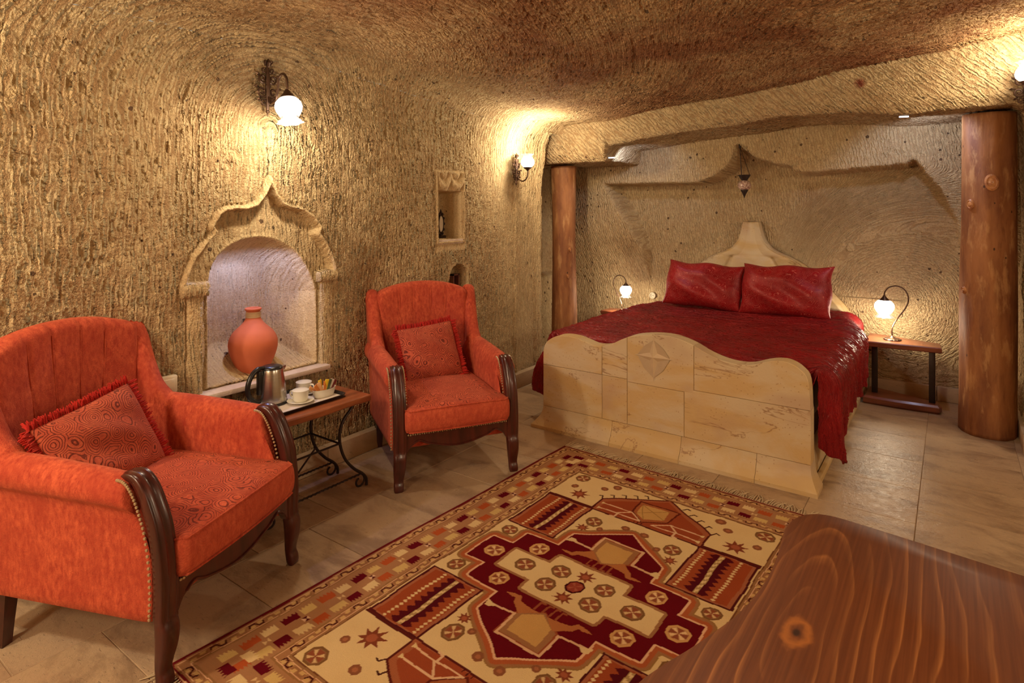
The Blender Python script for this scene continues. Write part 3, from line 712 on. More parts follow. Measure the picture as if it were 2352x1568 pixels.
# ------------------------------------------------------------------ the stone bed
bed = empty('bed', (-1.44, 4.6, 0), 0, 'carved stone bed with a wavy footboard bearing a four-point star', 'bed')
bl = lambda V: [(x + 1.44, y - 4.6, z) for x, y, z in V]
TOPP = catmull([(-2.272, 0.40), (-2.27, 0.521), (-2.238, 0.588), (-2.151, 0.634), (-2.037, 0.640), (-1.948, 0.622), (-1.871, 0.606), (-1.776, 0.621), (-1.694, 0.665), (-1.593, 0.705), (-1.46, 0.726),
                (-1.346, 0.725), (-1.238, 0.697), (-1.151, 0.657), (-1.067, 0.631), (-0.985, 0.620), (-0.905, 0.627), (-0.827, 0.655), (-0.766, 0.670), (-0.707, 0.668), (-0.650, 0.638), (-0.613, 0.580), (-0.603, 0.40)], 4)
tx = np.array([p[0] for p in TOPP]); tz = np.array([p[1] for p in TOPP])
FB0, FB1 = 3.51, 3.605
# plinth with a hollow cove, flaring at both ends
def plinth_ring(f):                      # f 0 bottom .. 1 top of the cove
    e = (1 - f) ** 2.2; return 3.462 + 0.048 * (1 - e), e
rings = []
for z, f in [(0, 0), (0.022, 0), (0.026, 0.04)] + [(0.026 + 0.118 * t, 0.04 + 0.96 * t) for t in (0.2, 0.4, 0.6, 0.8, 1.0)]:
    e = (1 - f) ** 2.0; y = 3.51 - 0.052 * e; xl = -2.270 - 0.068 * e; xr = -0.603 + 0.042 * e
    rings.append((z, y, xl, xr))
foot = empty('footboard'); foot.parent = bed
def plinth_piece(x0, x1, endl, endr):
    R_ = []
    for (z, y, xl, xr) in rings:
        a = xl if endl else x0; b = xr if endr else x1
        R_.append(bl([(a, y, z), (b, y, z), (b, 3.62, z), (a, 3.62, z)]))
    V, F = loft(R_); return mesh('stone_block', V, F, M_BEDST, foot, smooth=True, flat_ang=30)
plinth_piece(-2.27, -1.751, True, False); plinth_piece(-1.749, -1.301, False, False); plinth_piece(-1.299, -0.874, False, False); plinth_piece(-0.872, -0.603, False, True)
def block(x0, x1, z0, z1, top=False, push=0.0):
    g = 0.0008
    if top:
        s_ = (tx > x0) & (tx < x1) & (tz > z0); pts = [(x0 + g, z0 + g), (x1 - g, z0 + g)]
        xs = np.concatenate([[x1 - g], tx[s_][::-1], [x0 + g]]); 
        if x1 > -0.62: up = list(zip(tx[s_][::-1], tz[s_][::-1])) + [(x0 + g, float(np.interp(x0, tx[:70], tz[:70])) if False else float(np.interp(x0, tx, tz)))]; pts = [(x0 + g, z0 + g), (float(tx[-1]), z0 + g)] + up
        elif x0 < -2.25: up = [(x1 - g, float(np.interp(x1, tx, tz)))] + list(zip(tx[s_][::-1], tz[s_][::-1])); pts = [(float(tx[0]), z0 + g), (x1 - g, z0 + g)] + up
        else: pts = [(x0 + g, z0 + g), (x1 - g, z0 + g), (x1 - g, float(np.interp(x1, tx, tz)))] + list(zip(tx[s_][::-1], tz[s_][::-1])) + [(x0 + g, float(np.interp(x0, tx, tz)))]
    else: pts = [(x0 + g, z0 + g), (x1 - g, z0 + g), (x1 - g, z1 - g), (x0 + g, z1 - g)]
    pts = [(p[0] + 1.44, p[1]) for p in pts]
    b = MB().prism(pts, FB0 - 4.6 - push, FB1 - 4.6, 'y', 0.0028)
    return b.build('stone_block', M_BEDST, foot, smooth=True, ang=25)
block(-2.272, -1.823, 0.144, 0.425); block(-1.823, -1.648, 0.144, 0.425); block(-1.648, -1.283, 0.144, 0.41); block(-1.283, -0.601, 0.144, 0.43)
block(-2.272, -1.823, 0.425, 1, True); block(-1.823, -1.648, 0.425, 1, True)
block(-1.648, -1.225, 0.41, 1, True, 0.0006); block(-1.225, -0.60, 0.43, 1, True)
# carved star: a four-point star with sharp ridges standing in a shallow lozenge
sv = []; c0 = (-1.472, 0.590)
for i in range(8):
    q = PI / 2 * (i / 2) + PI / 2; r = (0.135 if i % 2 == 0 else 0.034); 
    if i in (2, 6): r *= 0.93
    if i == 4: r *= 1.12
    if i == 0: r *= 0.9
    sv.append((c0[0] + r * math.cos(q), FB0 - 0.0015, c0[1] + r * math.sin(q)))
V = bl(sv + [(c0[0], FB0 - 0.020, c0[1])]); mesh('carved_star', V, [(i, (i + 1) % 8, 8) for i in range(8)] , plain('star_stone', (0.66, 0.50, 0.31), 0.6, 0.3, 20), foot, False)
gst = plain('star_ground_shade', (0.54, 0.40, 0.245), 0.8, 0.3, 25)  # browner than the star: shade between its arms put into the colour
for i in range(4):     # the four cut facets between the arms
    a_ = sv[2 * i]; n_ = sv[2 * i + 1]; b_ = sv[(2 * i + 2) % 8]; k_ = lambda p, t, y: (p[0] + (c0[0] - p[0]) * t, y, p[2] + (c0[1] - p[2]) * t)
    mid = ((a_[0] + b_[0]) / 2, 0, (a_[2] + b_[2]) / 2)
    mesh('star_facet', bl([k_(a_, 0.16, FB0 - 0.004), (n_[0], FB0 - 0.0008, n_[2]), k_(b_, 0.16, FB0 - 0.004), k_(mid, 0.02, FB0 - 0.006)]), [(0, 1, 3), (1, 2, 3)], gst, foot, False)
# side plinths and platform
pf = MB(); pf.box(*(np.array([-2.27, -0.605]) + 1.44), 3.606 - 4.6, 5.74 - 4.6, 0.0, 0.27, 0.006)
pf.build('platform', M_BEDST, bed, smooth=False)
for (x0_, x1_) in ((-0.60, -0.574), (-2.30, -2.274)): MB().box(x0_ + 1.44, x1_ + 1.44, 3.63 - 4.6, 5.72 - 4.6, 0, 0.045, 0.004).build('plinth_moulding', M_BEDST, bed, smooth=False)
# onion-dome headboard with pleats
HC = -1.468
hz = [0.28, 0.50, 0.60, 0.69, 0.80, 0.93, 1.0, 1.04, 1.075, 1.10, 1.14, 1.20, 1.24, 1.30, 1.34, 1.372]
hwid = [0.84, 0.83, 0.80, 0.735, 0.635, 0.525, 0.435, 0.37, 0.30, 0.235, 0.168, 0.120, 0.102, 0.085, 0.076, 0.066]
nz, nu = 110, 130; zz = np.linspace(0.28, 1.372, nz); hw = np.interp(zz, hz, hwid)
uu = np.linspace(-1, 1, nu)
Zg = zz[:, None] + 0 * uu; Ag = HC + hw[:, None] * uu
ap = (HC, 1.22); ang = np.arctan2(Ag - ap[0], np.maximum(ap[1] - Zg, 0.02) + 0.18)
lobe = np.abs(np.cos(ang * 3.4)); low = 1 - smooth01(Zg, 1.05, 1.065)
edge = smooth01(1 - np.abs(uu)[None, :] + 0 * Zg, 0.0, 0.06)
dep = 0.035 + 0.028 * lobe * low * edge * 1.5 + 0.022 * (1 - low) * (0.6 + 0.4 * np.abs(np.cos(uu * 4.5))[None, :])
rim = np.exp(-(((1 - np.abs(uu))[None, :] * hw[:, None]) / 0.02) ** 2) * 0.018
joint = 0.008 * np.exp(-((Zg - 1.058) / 0.005) ** 2) + 0.012 * np.exp(-(lobe / 0.10) ** 2) * low * edge
Yg = 5.755 - dep * edge - rim + joint
Pf = np.stack([Ag, Yg, Zg], -1)
back = np.stack([Ag[:, ::-1], 0 * Ag + 5.80, Zg[:, ::-1]], -1)
ring = np.concatenate([Pf, back, Pf[:, :1]], 1); ring = np.concatenate([ring, np.stack([HC + 0 * ring[-1:, :, 0], ring[-1:, :, 1], ring[-1:, :, 2]], -1)])
ring[..., 0] += 1.44; ring[..., 1] -= 4.6
grid('headboard', ring, M_BEDST, bed, flip=False)
# mattress
mt = soft('mattress', (1.60, 2.02, 0.30), 0.07, plain('mattress_cloth', (0.5, 0.42, 0.35), 0.8), None, None, (-1.43, 4.66, 0.435))
tag(mt, 'thick mattress hidden under the dark red bedspread', 'mattress')

# bedspread
def satin(name, base, hi, swirl):
    m = Mat(name, 0.34, 0.45); p = m.tc()
    d = m.vor(m.warp(p, 14, 0.035), 17.0, rand=1.0); ring_ = m.math('SINE', m.math('MULTIPLY', d, 44.0))
    line = m.ramp(m.math('ADD', m.math('MULTIPLY', ring_, 0.5), m.math('MULTIPLY', m.noise(p, 34, 2), 0.5)), [(0.66, 0.0), (0.74, 1.0)])
    c = m.mix(m.ramp(m.noise(p, 5, 3), [(0.35, 0.0), (0.7, 1.0)]), base, tuple(x * 0.6 for x in base))
    c = m.mix(m.math('MULTIPLY', line, swirl), c, hi); m.color(c)
    m.put(m.b.inputs['Roughness'], m.math('SUBTRACT', 0.42, m.math('MULTIPLY', line, 0.12)))
    m.put(m.b.inputs['Specular Tint'], (1.0, 0.6, 0.6))
    return m, p, line
def spread_mat():
    m, p, line = satin('crinkled_satin', (0.27, 0.008, 0.011), (0.36, 0.03, 0.03), 0.35)
    u = m.uv()
    wr = m.noise(m.map(m.vmath('ADD', u, m.vmath('SCALE', m.noise(u, 4, 2, 0.5, col=True), scale=0.05)), (3.4, 62, 1)), 1.0, 3, 0.6, 0.5)
    h = m.math('ADD', m.ramp(wr, [(0.3, 0.0), (0.7, 1.0)]), m.math('MULTIPLY', line, 0.25))
    m.disp(h, 0.016, 0.5); return m.m
M_SPREAD = spread_mat()
def bedspread():
    tb_ = np.arange(3.50, 5.735, 0.010); na, nr, nsd = 120, 14, 46
    ctr = -1.427; out = []; uvs = []
    for b in tb_:
        row = []; uv = []
        def side(sg):
            hemR = np.interp(b, [3.5, 3.56, 3.66, 3.70, 3.86, 3.92, 4.2, 5.7], [0.24, 0.17, 0.12, 0.155, 0.20, 0.29, 0.27, 0.27])
            hemL = np.interp(b, [3.5, 3.7, 4.2, 5.7], [0.15, 0.19, 0.24, 0.26])
            hem = hemR if sg > 0 else hemL; topz = 0.632; R = 0.12
            half = 0.815 if sg > 0 else 0.80; pts = []
            for k in range(1, nr + 1):
                t = PI / 2 * k / nr; pts.append((half + R * math.sin(t), topz - R * (1 - math.cos(t))))
            half -= 0.10 * float(smooth01(b, 5.0, 5.45)); pts = [(x_ - 0.10 * float(smooth01(b, 5.0, 5.45)), z_) for x_, z_ in pts]
            L = topz - R - hem
            for k in range(1, nsd + 1):
                f = k / nsd; z = topz - R - L * f
                fold = (0.016 * math.sin(b * 21 + (0.5 if sg > 0 else 2)) + 0.012 * math.sin(b * 47 + 1)) * f ** 1.2
                fl_ = fold * 0.9
                if sg > 0: fl_ += 0.02 * (1 - float(smooth01(b, 3.6, 3.8))) * f - 0.012 * f
                if sg < 0: fl_ += 0.13 * (1 - float(smooth01(b, 3.5, 4.3))) * math.sin(f * PI * 0.62) ** 1.0
                pts.append((half + R + fl_, z))
            return pts
        Lp = side(-1); Rp = side(1)
        kf = float(smooth01(b, 3.50, 3.64))          # at the foot end the hanging side folds in behind the footboard
        Rp = [(0.842 + (x - 0.842) * kf, z) for x, z in Rp]; Lp = [(0.842 + (x - 0.842) * kf, z) for x, z in Lp]
        xs = [(-p[0], p[1]) for p in Lp[::-1]]
        tp = 0.10 * float(smooth01(b, 5.0, 5.45)); mid = [(-0.80 + tp + (0.815 + 0.80 - 2 * tp) * i / na, 0.632) for i in range(na + 1)]
        allp = xs + mid + [(p[0], p[1]) for p in Rp]
        acc = 0; prev = None
        for (x, z) in allp:
            if prev: acc += math.hypot(x - prev[0], z - prev[1])
            prev = (x, z)
            y = b; zz_ = z
            inside = smooth01(abs(x), 0.78, 0.86)                 # over the bed proper
            # near the footboard the top dips down behind it; the sides run on past its ends
            dip = (1 - smooth01(b, 3.615, 3.70)) * (1 - inside)
            if b < 3.63: y = y + (3.63 - b) * (1 - inside)
            zz_ -= 0.10 * dip * max(0, (3.66 - b) / 0.1)
            y += 0.02 * math.sin(z * 14) * inside * 0.3 * (1 - smooth01(b, 3.5, 3.7)) + 0.105 * inside * (1 - smooth01(b, 3.48, 3.80))
            zz_ += (0.010 * math.sin(x * 3.2 + b * 2.3) + 0.008 * math.sin(b * 5 + x)) * (1 - inside)
            zz_ += 0.0
            row.append((ctr + x, y, zz_)); uv.append((acc, b))
        out.append(row); uvs.append(uv)
    P = np.array(out); UVs = np.array(uvs)
    o = grid('bedspread', P, M_SPREAD, uv=UVs, flip=False)
    sm = o.modifiers.new('thick', 'SOLIDIFY'); sm.thickness = 0.006; sm.offset = -1
    tag(o, 'dark red crinkled satin bedspread hanging over both sides of the bed', 'bedspread'); return o
bedspread()
# bed pillows
def pillow_vf(W, H, T, n=34, pinch=0.05, sag=0.0):
    V = []; F = []; g = np.linspace(-1, 1, n)
    g = np.sign(g) * (1 - (1 - np.abs(g)) ** 1.25)
    for s_ in (1, -1):
        for v in g:
            for u in g:
                x = u * W / 2 * (1 - pinch * (1 - v * v) * abs(u)); z = v * H / 2 * (1 - pinch * 1.3 * (1 - u * u) * abs(v))
                t = T / 2 * max(0, (1 - abs(u) ** 2.6) * (1 - abs(v) ** 2.6)) ** 0.55 * s_
                wr = 0.012 * math.sin(u * 5 + v * 7) * (1 - u * u) * (1 - v * v) * s_
                V.append((x, -t - wr, z + sag * u * u))
    for j in range(n - 1):
        for i in range(n - 1):
            a = j * n + i; F.append((a, a + 1, a + n + 1, a + n)); b = n * n + a; F.append((b, b + n, b + n + 1, b + 1))
    me = bmesh.new(); vs_ = [me.verts.new(v) for v in V]
    for f in F: me.faces.new([vs_[i] for i in f])
    bmesh.ops.remove_doubles(me, verts=me.verts, dist=1e-5); bmesh.ops.recalc_face_normals(me, faces=me.faces)
    me.verts.index_update(); VV = [tuple(v.co) for v in me.verts]; FF = [tuple(v.index for v in f.verts) for f in me.faces]; me.free(); return VV, FF
mm, p_, l_ = satin('embroidered_satin', (0.33, 0.010, 0.013), (0.62, 0.16, 0.13), 0.55); mm.normal(mm.bump(mm.math('ADD', l_, mm.math('MULTIPLY', mm.noise(p_, 20, 3), 0.8)), 0.5, 0.006)); M_PILL = mm.m
for (x, y, z, W, H, rot, lab) in ((-1.738, 5.235, 0.828, 0.67, 0.40, (-24, 2.0, 2), 'left embroidered dark red pillow leaning on the headboard'),
                                  (-1.080, 5.215, 0.835, 0.69, 0.42, (-22, -1.5, -3), 'right embroidered dark red pillow with bright swirl edge, leaning on the headboard')):
    V, F = pillow_vf(W, H, 0.25, 46, 0.035)
    V = [(x + 0.008 * math.sin(z * 23 + x * 6), yy_ - 0.010 * math.sin(x * 19 + z * 8) * math.sin(z * 14), z + 0.009 * math.sin(x * 17 + 1) * (1 if z > 0 else 0.3)) for x, yy_, z in V]; o = mesh('pillow', V, F, M_PILL); o.location = (x, y, z); o.rotation_euler = tuple(math.radians(r) for r in rot)
    tag(o, lab, 'pillow', 'bed pillows')

# ------------------------------------------------------------------ rug
RO = np.array([-1.972, 3.298]); RL, RW = 2.353, 1.646
RANG = math.atan2(-0.04462, 0.999)
def srgb(*c): return np.array(lin(*c))
CR, RUST, RED, DARK, BRN, GOLD, PINK, OLV, ORG, YEL = (0.70, 0.50, 0.24), (0.30, 0.068, 0.022), (0.125, 0.006, 0.010), (0.075, 0.012, 0.010), (0.33, 0.15, 0.062), (0.55, 0.31, 0.10), (0.72, 0.42, 0.24), (0.30, 0.16, 0.05), (0.42, 0.085, 0.025), (0.62, 0.42, 0.155)
def rug():
    st = 0.0032; sx = np.arange(0, RW + st / 2, st) - RW / 2; sy = np.arange(0, RL + st / 2, st) - RL / 2
    X, Y = np.meshgrid(sx, sy, indexing='ij'); C = np.zeros(X.shape + (3,)); C[:] = CR
    wob = 0.0022 * (np.sin(Y * 31 + X * 9) + np.sin(X * 37 - Y * 13)); X = X + wob; Y = Y + 0.0022 * (np.sin(X * 29 + Y * 7) + np.sin(Y * 41 + 2))
    X0, Y0 = sx[0], sy[0]
    def win(x0, x1, y0, y1):
        i0 = max(0, int((x0 - X0) / st) - 3); i1 = min(len(sx), int((x1 - X0) / st) + 4); j0 = max(0, int((y0 - Y0) / st) - 3); j1 = min(len(sy), int((y1 - Y0) / st) + 4)
        return slice(i0, max(i0, i1)), slice(j0, max(j0, j1))
    def fill(poly, c):
        xs = [p[0] for p in poly]; ys = [p[1] for p in poly]; w = win(min(xs), max(xs), min(ys), max(ys)); 
        m_ = pip(X[w], Y[w], poly); C[w][m_] = c
    def line(pts, wd, c, closed=False):
        xs = [p[0] for p in pts]; ys = [p[1] for p in pts]; w = win(min(xs) - wd, max(xs) + wd, min(ys) - wd, max(ys) + wd)
        if X[w].size == 0: return
        m_ = segdist(X[w], Y[w], pts, closed) < wd / 2; C[w][m_] = c
    def sym(fn, pts, *a, **k):
        for sx_ in (1, -1):
            for sy_ in (1, -1): fn([(p[0] * sx_, p[1] * sy_) for p in pts], *a, **k)
    def symy(fn, pts, *a, **k):
        for sy_ in (1, -1): fn([(p[0], p[1] * sy_) for p in pts], *a, **k)
    def flower(x, y, r=0.046, on='cream'):
        oc = [(x + r * math.cos(PI / 8 + PI / 4 * i) * 0.95, y + r * math.sin(PI / 8 + PI / 4 * i)) for i in range(8)]
        rim_, body, crs = ((0.20, 0.095, 0.035), (0.27, 0.13, 0.055), (0.66, 0.44, 0.21)) if on == 'cream' else ((0.60, 0.33, 0.12), (0.36, 0.13, 0.045), (0.75, 0.5, 0.25))
        if on == 'dark': rim_, body, crs = (0.06, 0.006, 0.008), (0.28, 0.05, 0.03), (0.36, 0.10, 0.05)
        fill(oc, rim_); fill([(x + (px - x) * 0.80, y + (py - y) * 0.80) for px, py in oc], body if on != 'red' else (0.52, 0.28, 0.11))
        for q in (0, PI / 2, PI, 3 * PI / 2): fill([(x, y), (x + r * 0.7 * math.cos(q - 0.42), y + r * 0.7 * math.sin(q - 0.42)), (x + r * 0.7 * math.cos(q + 0.42), y + r * 0.7 * math.sin(q + 0.42))], (0.27, 0.075, 0.035) if on != 'dark' else body)
        for q in (PI / 4, 3 * PI / 4, 5 * PI / 4, 7 * PI / 4): fill([(x, y), (x + r * 0.66 * math.cos(q - 0.25), y + r * 0.66 * math.sin(q - 0.25)), (x + r * 0.66 * math.cos(q + 0.25), y + r * 0.66 * math.sin(q + 0.25))], crs)
    def star(x, y, r=0.058):
        fill([(x + (r if i % 2 == 0 else r * 0.48) * math.cos(PI / 8 + PI / 8 * i), y + (r if i % 2 == 0 else r * 0.48) * math.sin(PI / 8 + PI / 8 * i)) for i in range(16)], (0.22, 0.055, 0.025))
        fill([(x + r * 0.36 * math.cos(PI / 8 * (i * 2)), y + r * 0.36 * math.sin(PI / 8 * (i * 2))) for i in range(8)], (0.36, 0.10, 0.045))
    def blob(x, y, r=0.018):
        fill([(x + r * math.cos(PI / 4 * i + .4), y + r * math.sin(PI / 4 * i + .4)) for i in range(8)], (0.25, 0.09, 0.04)); fill([(x + r * .45 * math.cos(PI / 4 * i), y + r * .45 * math.sin(PI / 4 * i)) for i in range(8)], (0.38, 0.14, 0.06))
    # central medallion: bands by distance from its outline
    half = [(-0.487, 0.0), (-0.487, 0.09), (-0.382, 0.088), (-0.376, 0.188), (-0.222, 0.208), (-0.210, 0.33), (0, 0.478), (0.210, 0.33), (0.222, 0.208), (0.376, 0.188), (0.382, 0.088), (0.487, 0.09)]
    half = [(-0.487, 0.09), (-0.382, 0.09), (-0.378, 0.195), (-0.215, 0.205), (-0.207, 0.328), (0, 0.478), (0.207, 0.328), (0.215, 0.205), (0.378, 0.195), (0.382, 0.09), (0.487, 0.09)]
    med = half + [(x, -y) for x, y in half[::-1]]
    w_ = win(-0.56, 0.56, -0.56, 0.56); D = sdf(X[w_], Y[w_], med); Cw = C[w_]
    Cw[D < 0.046] = OLV; Cw[D < 0.040] = BRN; Cw[D < 0.030] = (0.40, 0.10, 0.035); Cw[D < 0.012] = PINK; Cw[D < 0.003] = RED
    cen = [(-0.34, 0.066), (-0.165, 0.070), (-0.160, 0.138), (0.165, 0.138), (0.170, 0.070), (0.345, 0.066)]; cen = cen + [(x, -y) for x, y in cen[::-1]]
    D = sdf(X[w_], Y[w_], cen); Cw[D < 0.016] = BRN; Cw[D < 0.002] = CR
    # birds / jug figures in the medallion
    symy(fill, [(-0.095, 0.262), (-0.095, 0.388), (0.105, 0.388), (0.105, 0.262), (0, 0.195)], (0.30, 0.07, 0.028))
    symy(fill, [(-0.084, 0.265), (-0.084, 0.376), (0.094, 0.376), (0.094, 0.265), (0, 0.200)], BRN)
    symy(fill, [(-0.060, 0.356), (-0.060, 0.258), (0, 0.210), (0.068, 0.256), (0.070, 0.356)], GOLD)
    symy(line, [(-0.205, 0.282), (-0.085, 0.268), (-0.085, 0.386), (0.107, 0.386), (0.107, 0.268), (0.225, 0.262)], 0.011, (0.66, 0.40, 0.22))
    symy(fill, [(-0.205, 0.30), (-0.215, 0.265), (-0.165, 0.280), (-0.185, 0.300)], CR); symy(fill, [(0.225, 0.285), (0.232, 0.250), (0.185, 0.268), (0.205, 0.290)], CR)
    for sg in (-1, 1):
        for s2 in (-1, 1): fill([(p[0] * sg, p[1] * s2) for p in [(0.075, 0.262), (0.02, 0.212), (0.07, 0.205), (0.115, 0.195), (0.130, 0.172), (0.165, 0.178), (0.195, 0.190), (0.160, 0.196), (0.145, 0.192), (0.135, 0.215), (0.11, 0.232)]], (0.42, 0.15, 0.05))
    for x in (-0.045, -0.012, 0.02, 0.05): symy(line, [(x, 0.203), (x, 0.160), (x + 0.016, 0.160)], 0.009, (0.28, 0.075, 0.03))
    # flowers
    for (x, y) in ((-0.245, 0), (-0.10, -0.052), (-0.098, 0.056), (0.101, -0.054), (0.104, 0.054), (0.250, 0)): flower(x, y)
    flower(0, 0, 0.044, 'dark'); star(0, -0.084, 0.044); star(0, 0.083, 0.044)
    for (x, y) in ((-0.412, 0), (0.425, 0), (-0.266, 0.140), (0.285, 0.140), (-0.266, -0.131), (0.278, -0.137)): flower(x, y, 0.046, 'red')
    for (x, y) in ((-0.468, 0.176), (-0.468, -0.176), (0.478, 0.176), (0.478, -0.176)): flower(x, y, 0.042)
    for sy_ in (-1, 1):
        flower(-0.198, 0.479 * sy_, 0.046); flower(0.192, 0.479 * sy_, 0.046); star(-0.218, 0.403 * sy_, 0.034); star(0.220, 0.403 * sy_, 0.034)
        blob(-0.145, 0.437 * sy_); blob(0.134, 0.440 * sy_); blob(-0.052, 0.515 * sy_, 0.022); blob(0.046, 0.515 * sy_, 0.022)
        flower(-0.478, 0.845 * sy_, 0.046); flower(0.480, 0.842 * sy_, 0.046); star(-0.40, 0.675 * sy_); star(0.402, 0.675 * sy_)
        blob(-0.47, 0.738 * sy_, 0.02); blob(0.481, 0.73 * sy_, 0.02); blob(-0.325, 0.805 * sy_, 0.022); blob(0.329, 0.79 * sy_, 0.022); blob(-0.272, 0.86 * sy_, 0.026); blob(0.279, 0.85 * sy_, 0.026)
    # end figures: rust gable fields
    for sy_ in (-1, 1):
        g = lambda pts: [(p[0], p[1] * sy_) for p in pts]
        fill(g([(-0.535, 0.578), (0.535, 0.578), (0.535, 0.602), (0.285, 0.602), (0.285, 0.712), (0, 0.905), (-0.285, 0.712), (-0.285, 0.602), (-0.535, 0.602)]), (0.10, 0.016, 0.012))
        fill(g([(-0.275, 0.588), (-0.275, 0.707), (0, 0.893), (0.275, 0.707), (0.275, 0.588)]), (0.36, 0.11, 0.045))
        fill(g([(-0.250, 0.590), (-0.250, 0.690), (0, 0.878), (0.250, 0.690), (0.250, 0.590)]), (0.31, 0.065, 0.024))
        fill(g([(-0.115, 0.803), (0.105, 0.808), (0.082, 0.680), (-0.02, 0.600), (-0.105, 0.680)]), (0.12, 0.02, 0.012)); fill(g([(-0.104, 0.794), (0.092, 0.798), (0.075, 0.685), (-0.02, 0.610), (-0.096, 0.685)]), (0.36, 0.11, 0.04))
        gp = [(-0.085, 0.775), (0.05, 0.782), (0.055, 0.692), (-0.025, 0.638), (-0.077, 0.68)]; fill(g(gp), GOLD); line(g([gp[0], gp[3]]), 0.004, OLV); line(g([gp[1], gp[4]]), 0.004, OLV); line(g([gp[0], gp[2]]), 0.004, OLV)
        for sg in (-1, 1):
            k = lambda pts: [(p[0] * sg, p[1] * sy_) for p in pts]; cw = (0.70, 0.44, 0.25)
            line(k([(0.245, 0.668), (0.10, 0.674)]), 0.008, cw); line(k([(0.250, 0.612), (0.155, 0.619), (0.03, 0.612), (0.10, 0.674), (0.155, 0.622)]), 0.008, cw)
            line(k([(0.150, 0.622), (0.148, 0.585), (0.170, 0.580)]), 0.010, cw); fill(k([(0.262, 0.680), (0.262, 0.657), (0.235, 0.668)]), CR); fill(k([(0.262, 0.624), (0.262, 0.600), (0.235, 0.612)]), CR)
            for i in range(5):
                t = i / 5.2; x_ = 0.285 - t * 0.25; y_ = 0.712 + t * 0.178; line(k([(x_, y_), (x_ + 0.012, y_ + 0.024), (x_ + 0.028, y_ + 0.018)]), 0.007, (0.06, 0.012, 0.01))
        for x in (-0.05, -0.03, -0.01): line(g([(x, 0.600), (x, 0.585)]), 0.005, DARK)
    # four striped panels
    for sx_ in (-1, 1):
        for sy_ in (-1, 1):
            k = lambda pts: [(p[0] * sx_, p[1] * sy_) for p in pts]; R_ = lambda x0, x1, y0, y1: k([(x0, y0), (x1, y0), (x1, y1), (x0, y1)])
            fill(R_(0.268, 0.532, 0.236, 0.588), (0.085, 0.012, 0.012)); fill(R_(0.277, 0.522, 0.245, 0.580), (0.36, 0.12, 0.055)); fill(R_(0.290, 0.508, 0.254, 0.574), (0.32, 0.065, 0.022))
            for xc in (0.302, 0.457):
                n = 17
                for i in range(n):
                    yy = 0.262 + i * (0.306 / (n - 1)); fill(k([(xc - 0.010, yy), (xc, yy - 0.0085), (xc + 0.010, yy), (xc, yy + 0.0085)]), CR)
            fill(R_(0.352, 0.412, 0.258, 0.570), (0.085, 0.008, 0.012))
            n = 9
            for i in range(n):
                y0 = 0.258 + i * 0.312 / n; y1 = y0 + 0.312 / n
                fill(k([(0.330, (y0 + y1) / 2), (0.353, y0), (0.353, y1)]), (0.085, 0.008, 0.012)); fill(k([(0.434, (y0 + y1) / 2), (0.411, y0), (0.411, y1)]), (0.085, 0.008, 0.012))
            fill(R_(0.372, 0.392, 0.258, 0.570), (0.40, 0.25, 0.10))
            for i in range(n):
                y0 = 0.262 + i * 0.312 / n; fill(R_(0.374, 0.382, y0, y0 + 0.018), CR); fill(R_(0.382, 0.390, y0 + 0.008, y0 + 0.026), CR)
    # border
    d = np.minimum(np.minimum(X + RW / 2, RW / 2 - X), np.minimum(Y + RL / 2, RL / 2 - Y))
    end = (np.minimum(Y + RL / 2, RL / 2 - Y) <= d + 1e-9)
    def band(a, b, c): C[(d >= a) & (d < b)] = c
    band(-1, 0.020, (0.15, 0.012, 0.014)); C[(d > 0.006) & (d < 0.011) & end] = PINK; band(0.020, 0.027, (0.33, 0.16, 0.07)); band(0.027, 0.030, PINK); band(0.030, 0.058, (0.36, 0.17, 0.075)); band(0.058, 0.061, PINK)
    band(0.061, 0.068, (0.30, 0.15, 0.06)); band(0.068, 0.236, (0.38, 0.185, 0.085)); band(0.228, 0.236, (0.30, 0.15, 0.055)); band(0.236, 0.239, PINK); band(0.239, 0.266, (0.36, 0.17, 0.075)); band(0.266, 0.269, PINK); band(0.269, 0.279, (0.30, 0.15, 0.06)); band(0.279, 0.284, (0.17, 0.06, 0.025))
    def place(side, p, q):          # p along the side, q distance from the edge
        if side == 0: return (-RW / 2 + q, -RL / 2 + p)
        if side == 1: return (RW / 2 - q, -RL / 2 + p)
        if side == 2: return (-RW / 2 + p, -RL / 2 + q)
        return (-RW / 2 + p, RL / 2 - q)
    for side in range(4):
        Lq = RL if side < 2 else RW
        for (qc, m0) in ((0.044, 0.05), (0.2525, 0.26)):
            per = 0.066; n = int((Lq - 2 * m0) / per); s0 = (Lq - n * per) / 2
            for i in range(n):
                p0 = s0 + (i + 0.5) * per; cc = (0.075, 0.014, 0.010) if i % 2 == 0 else (0.30, 0.14, 0.06)
                for (u0, u1, v0, v1) in ((-0.028, -0.006, -0.012, 0.002), (0.006, 0.028, -0.002, 0.012)):
                    fill([place(side, p0 + a, qc + b) for a, b in ((u0, v0), (u1, v0), (u1, v1), (u0, v1))], (0.58, 0.36, 0.14))
                pts = [place(side, p0 + a, qc + b) for a, b in ((-0.027, -0.004), (-0.023, 0.009), (-0.006, 0.009), (0.006, -0.009), (0.023, -0.009), (0.027, 0.004))]
                line(pts, 0.0062, cc)
        per = 0.152; n = int((Lq - 2 * 0.085) / per); s0 = (Lq - n * per) / 2
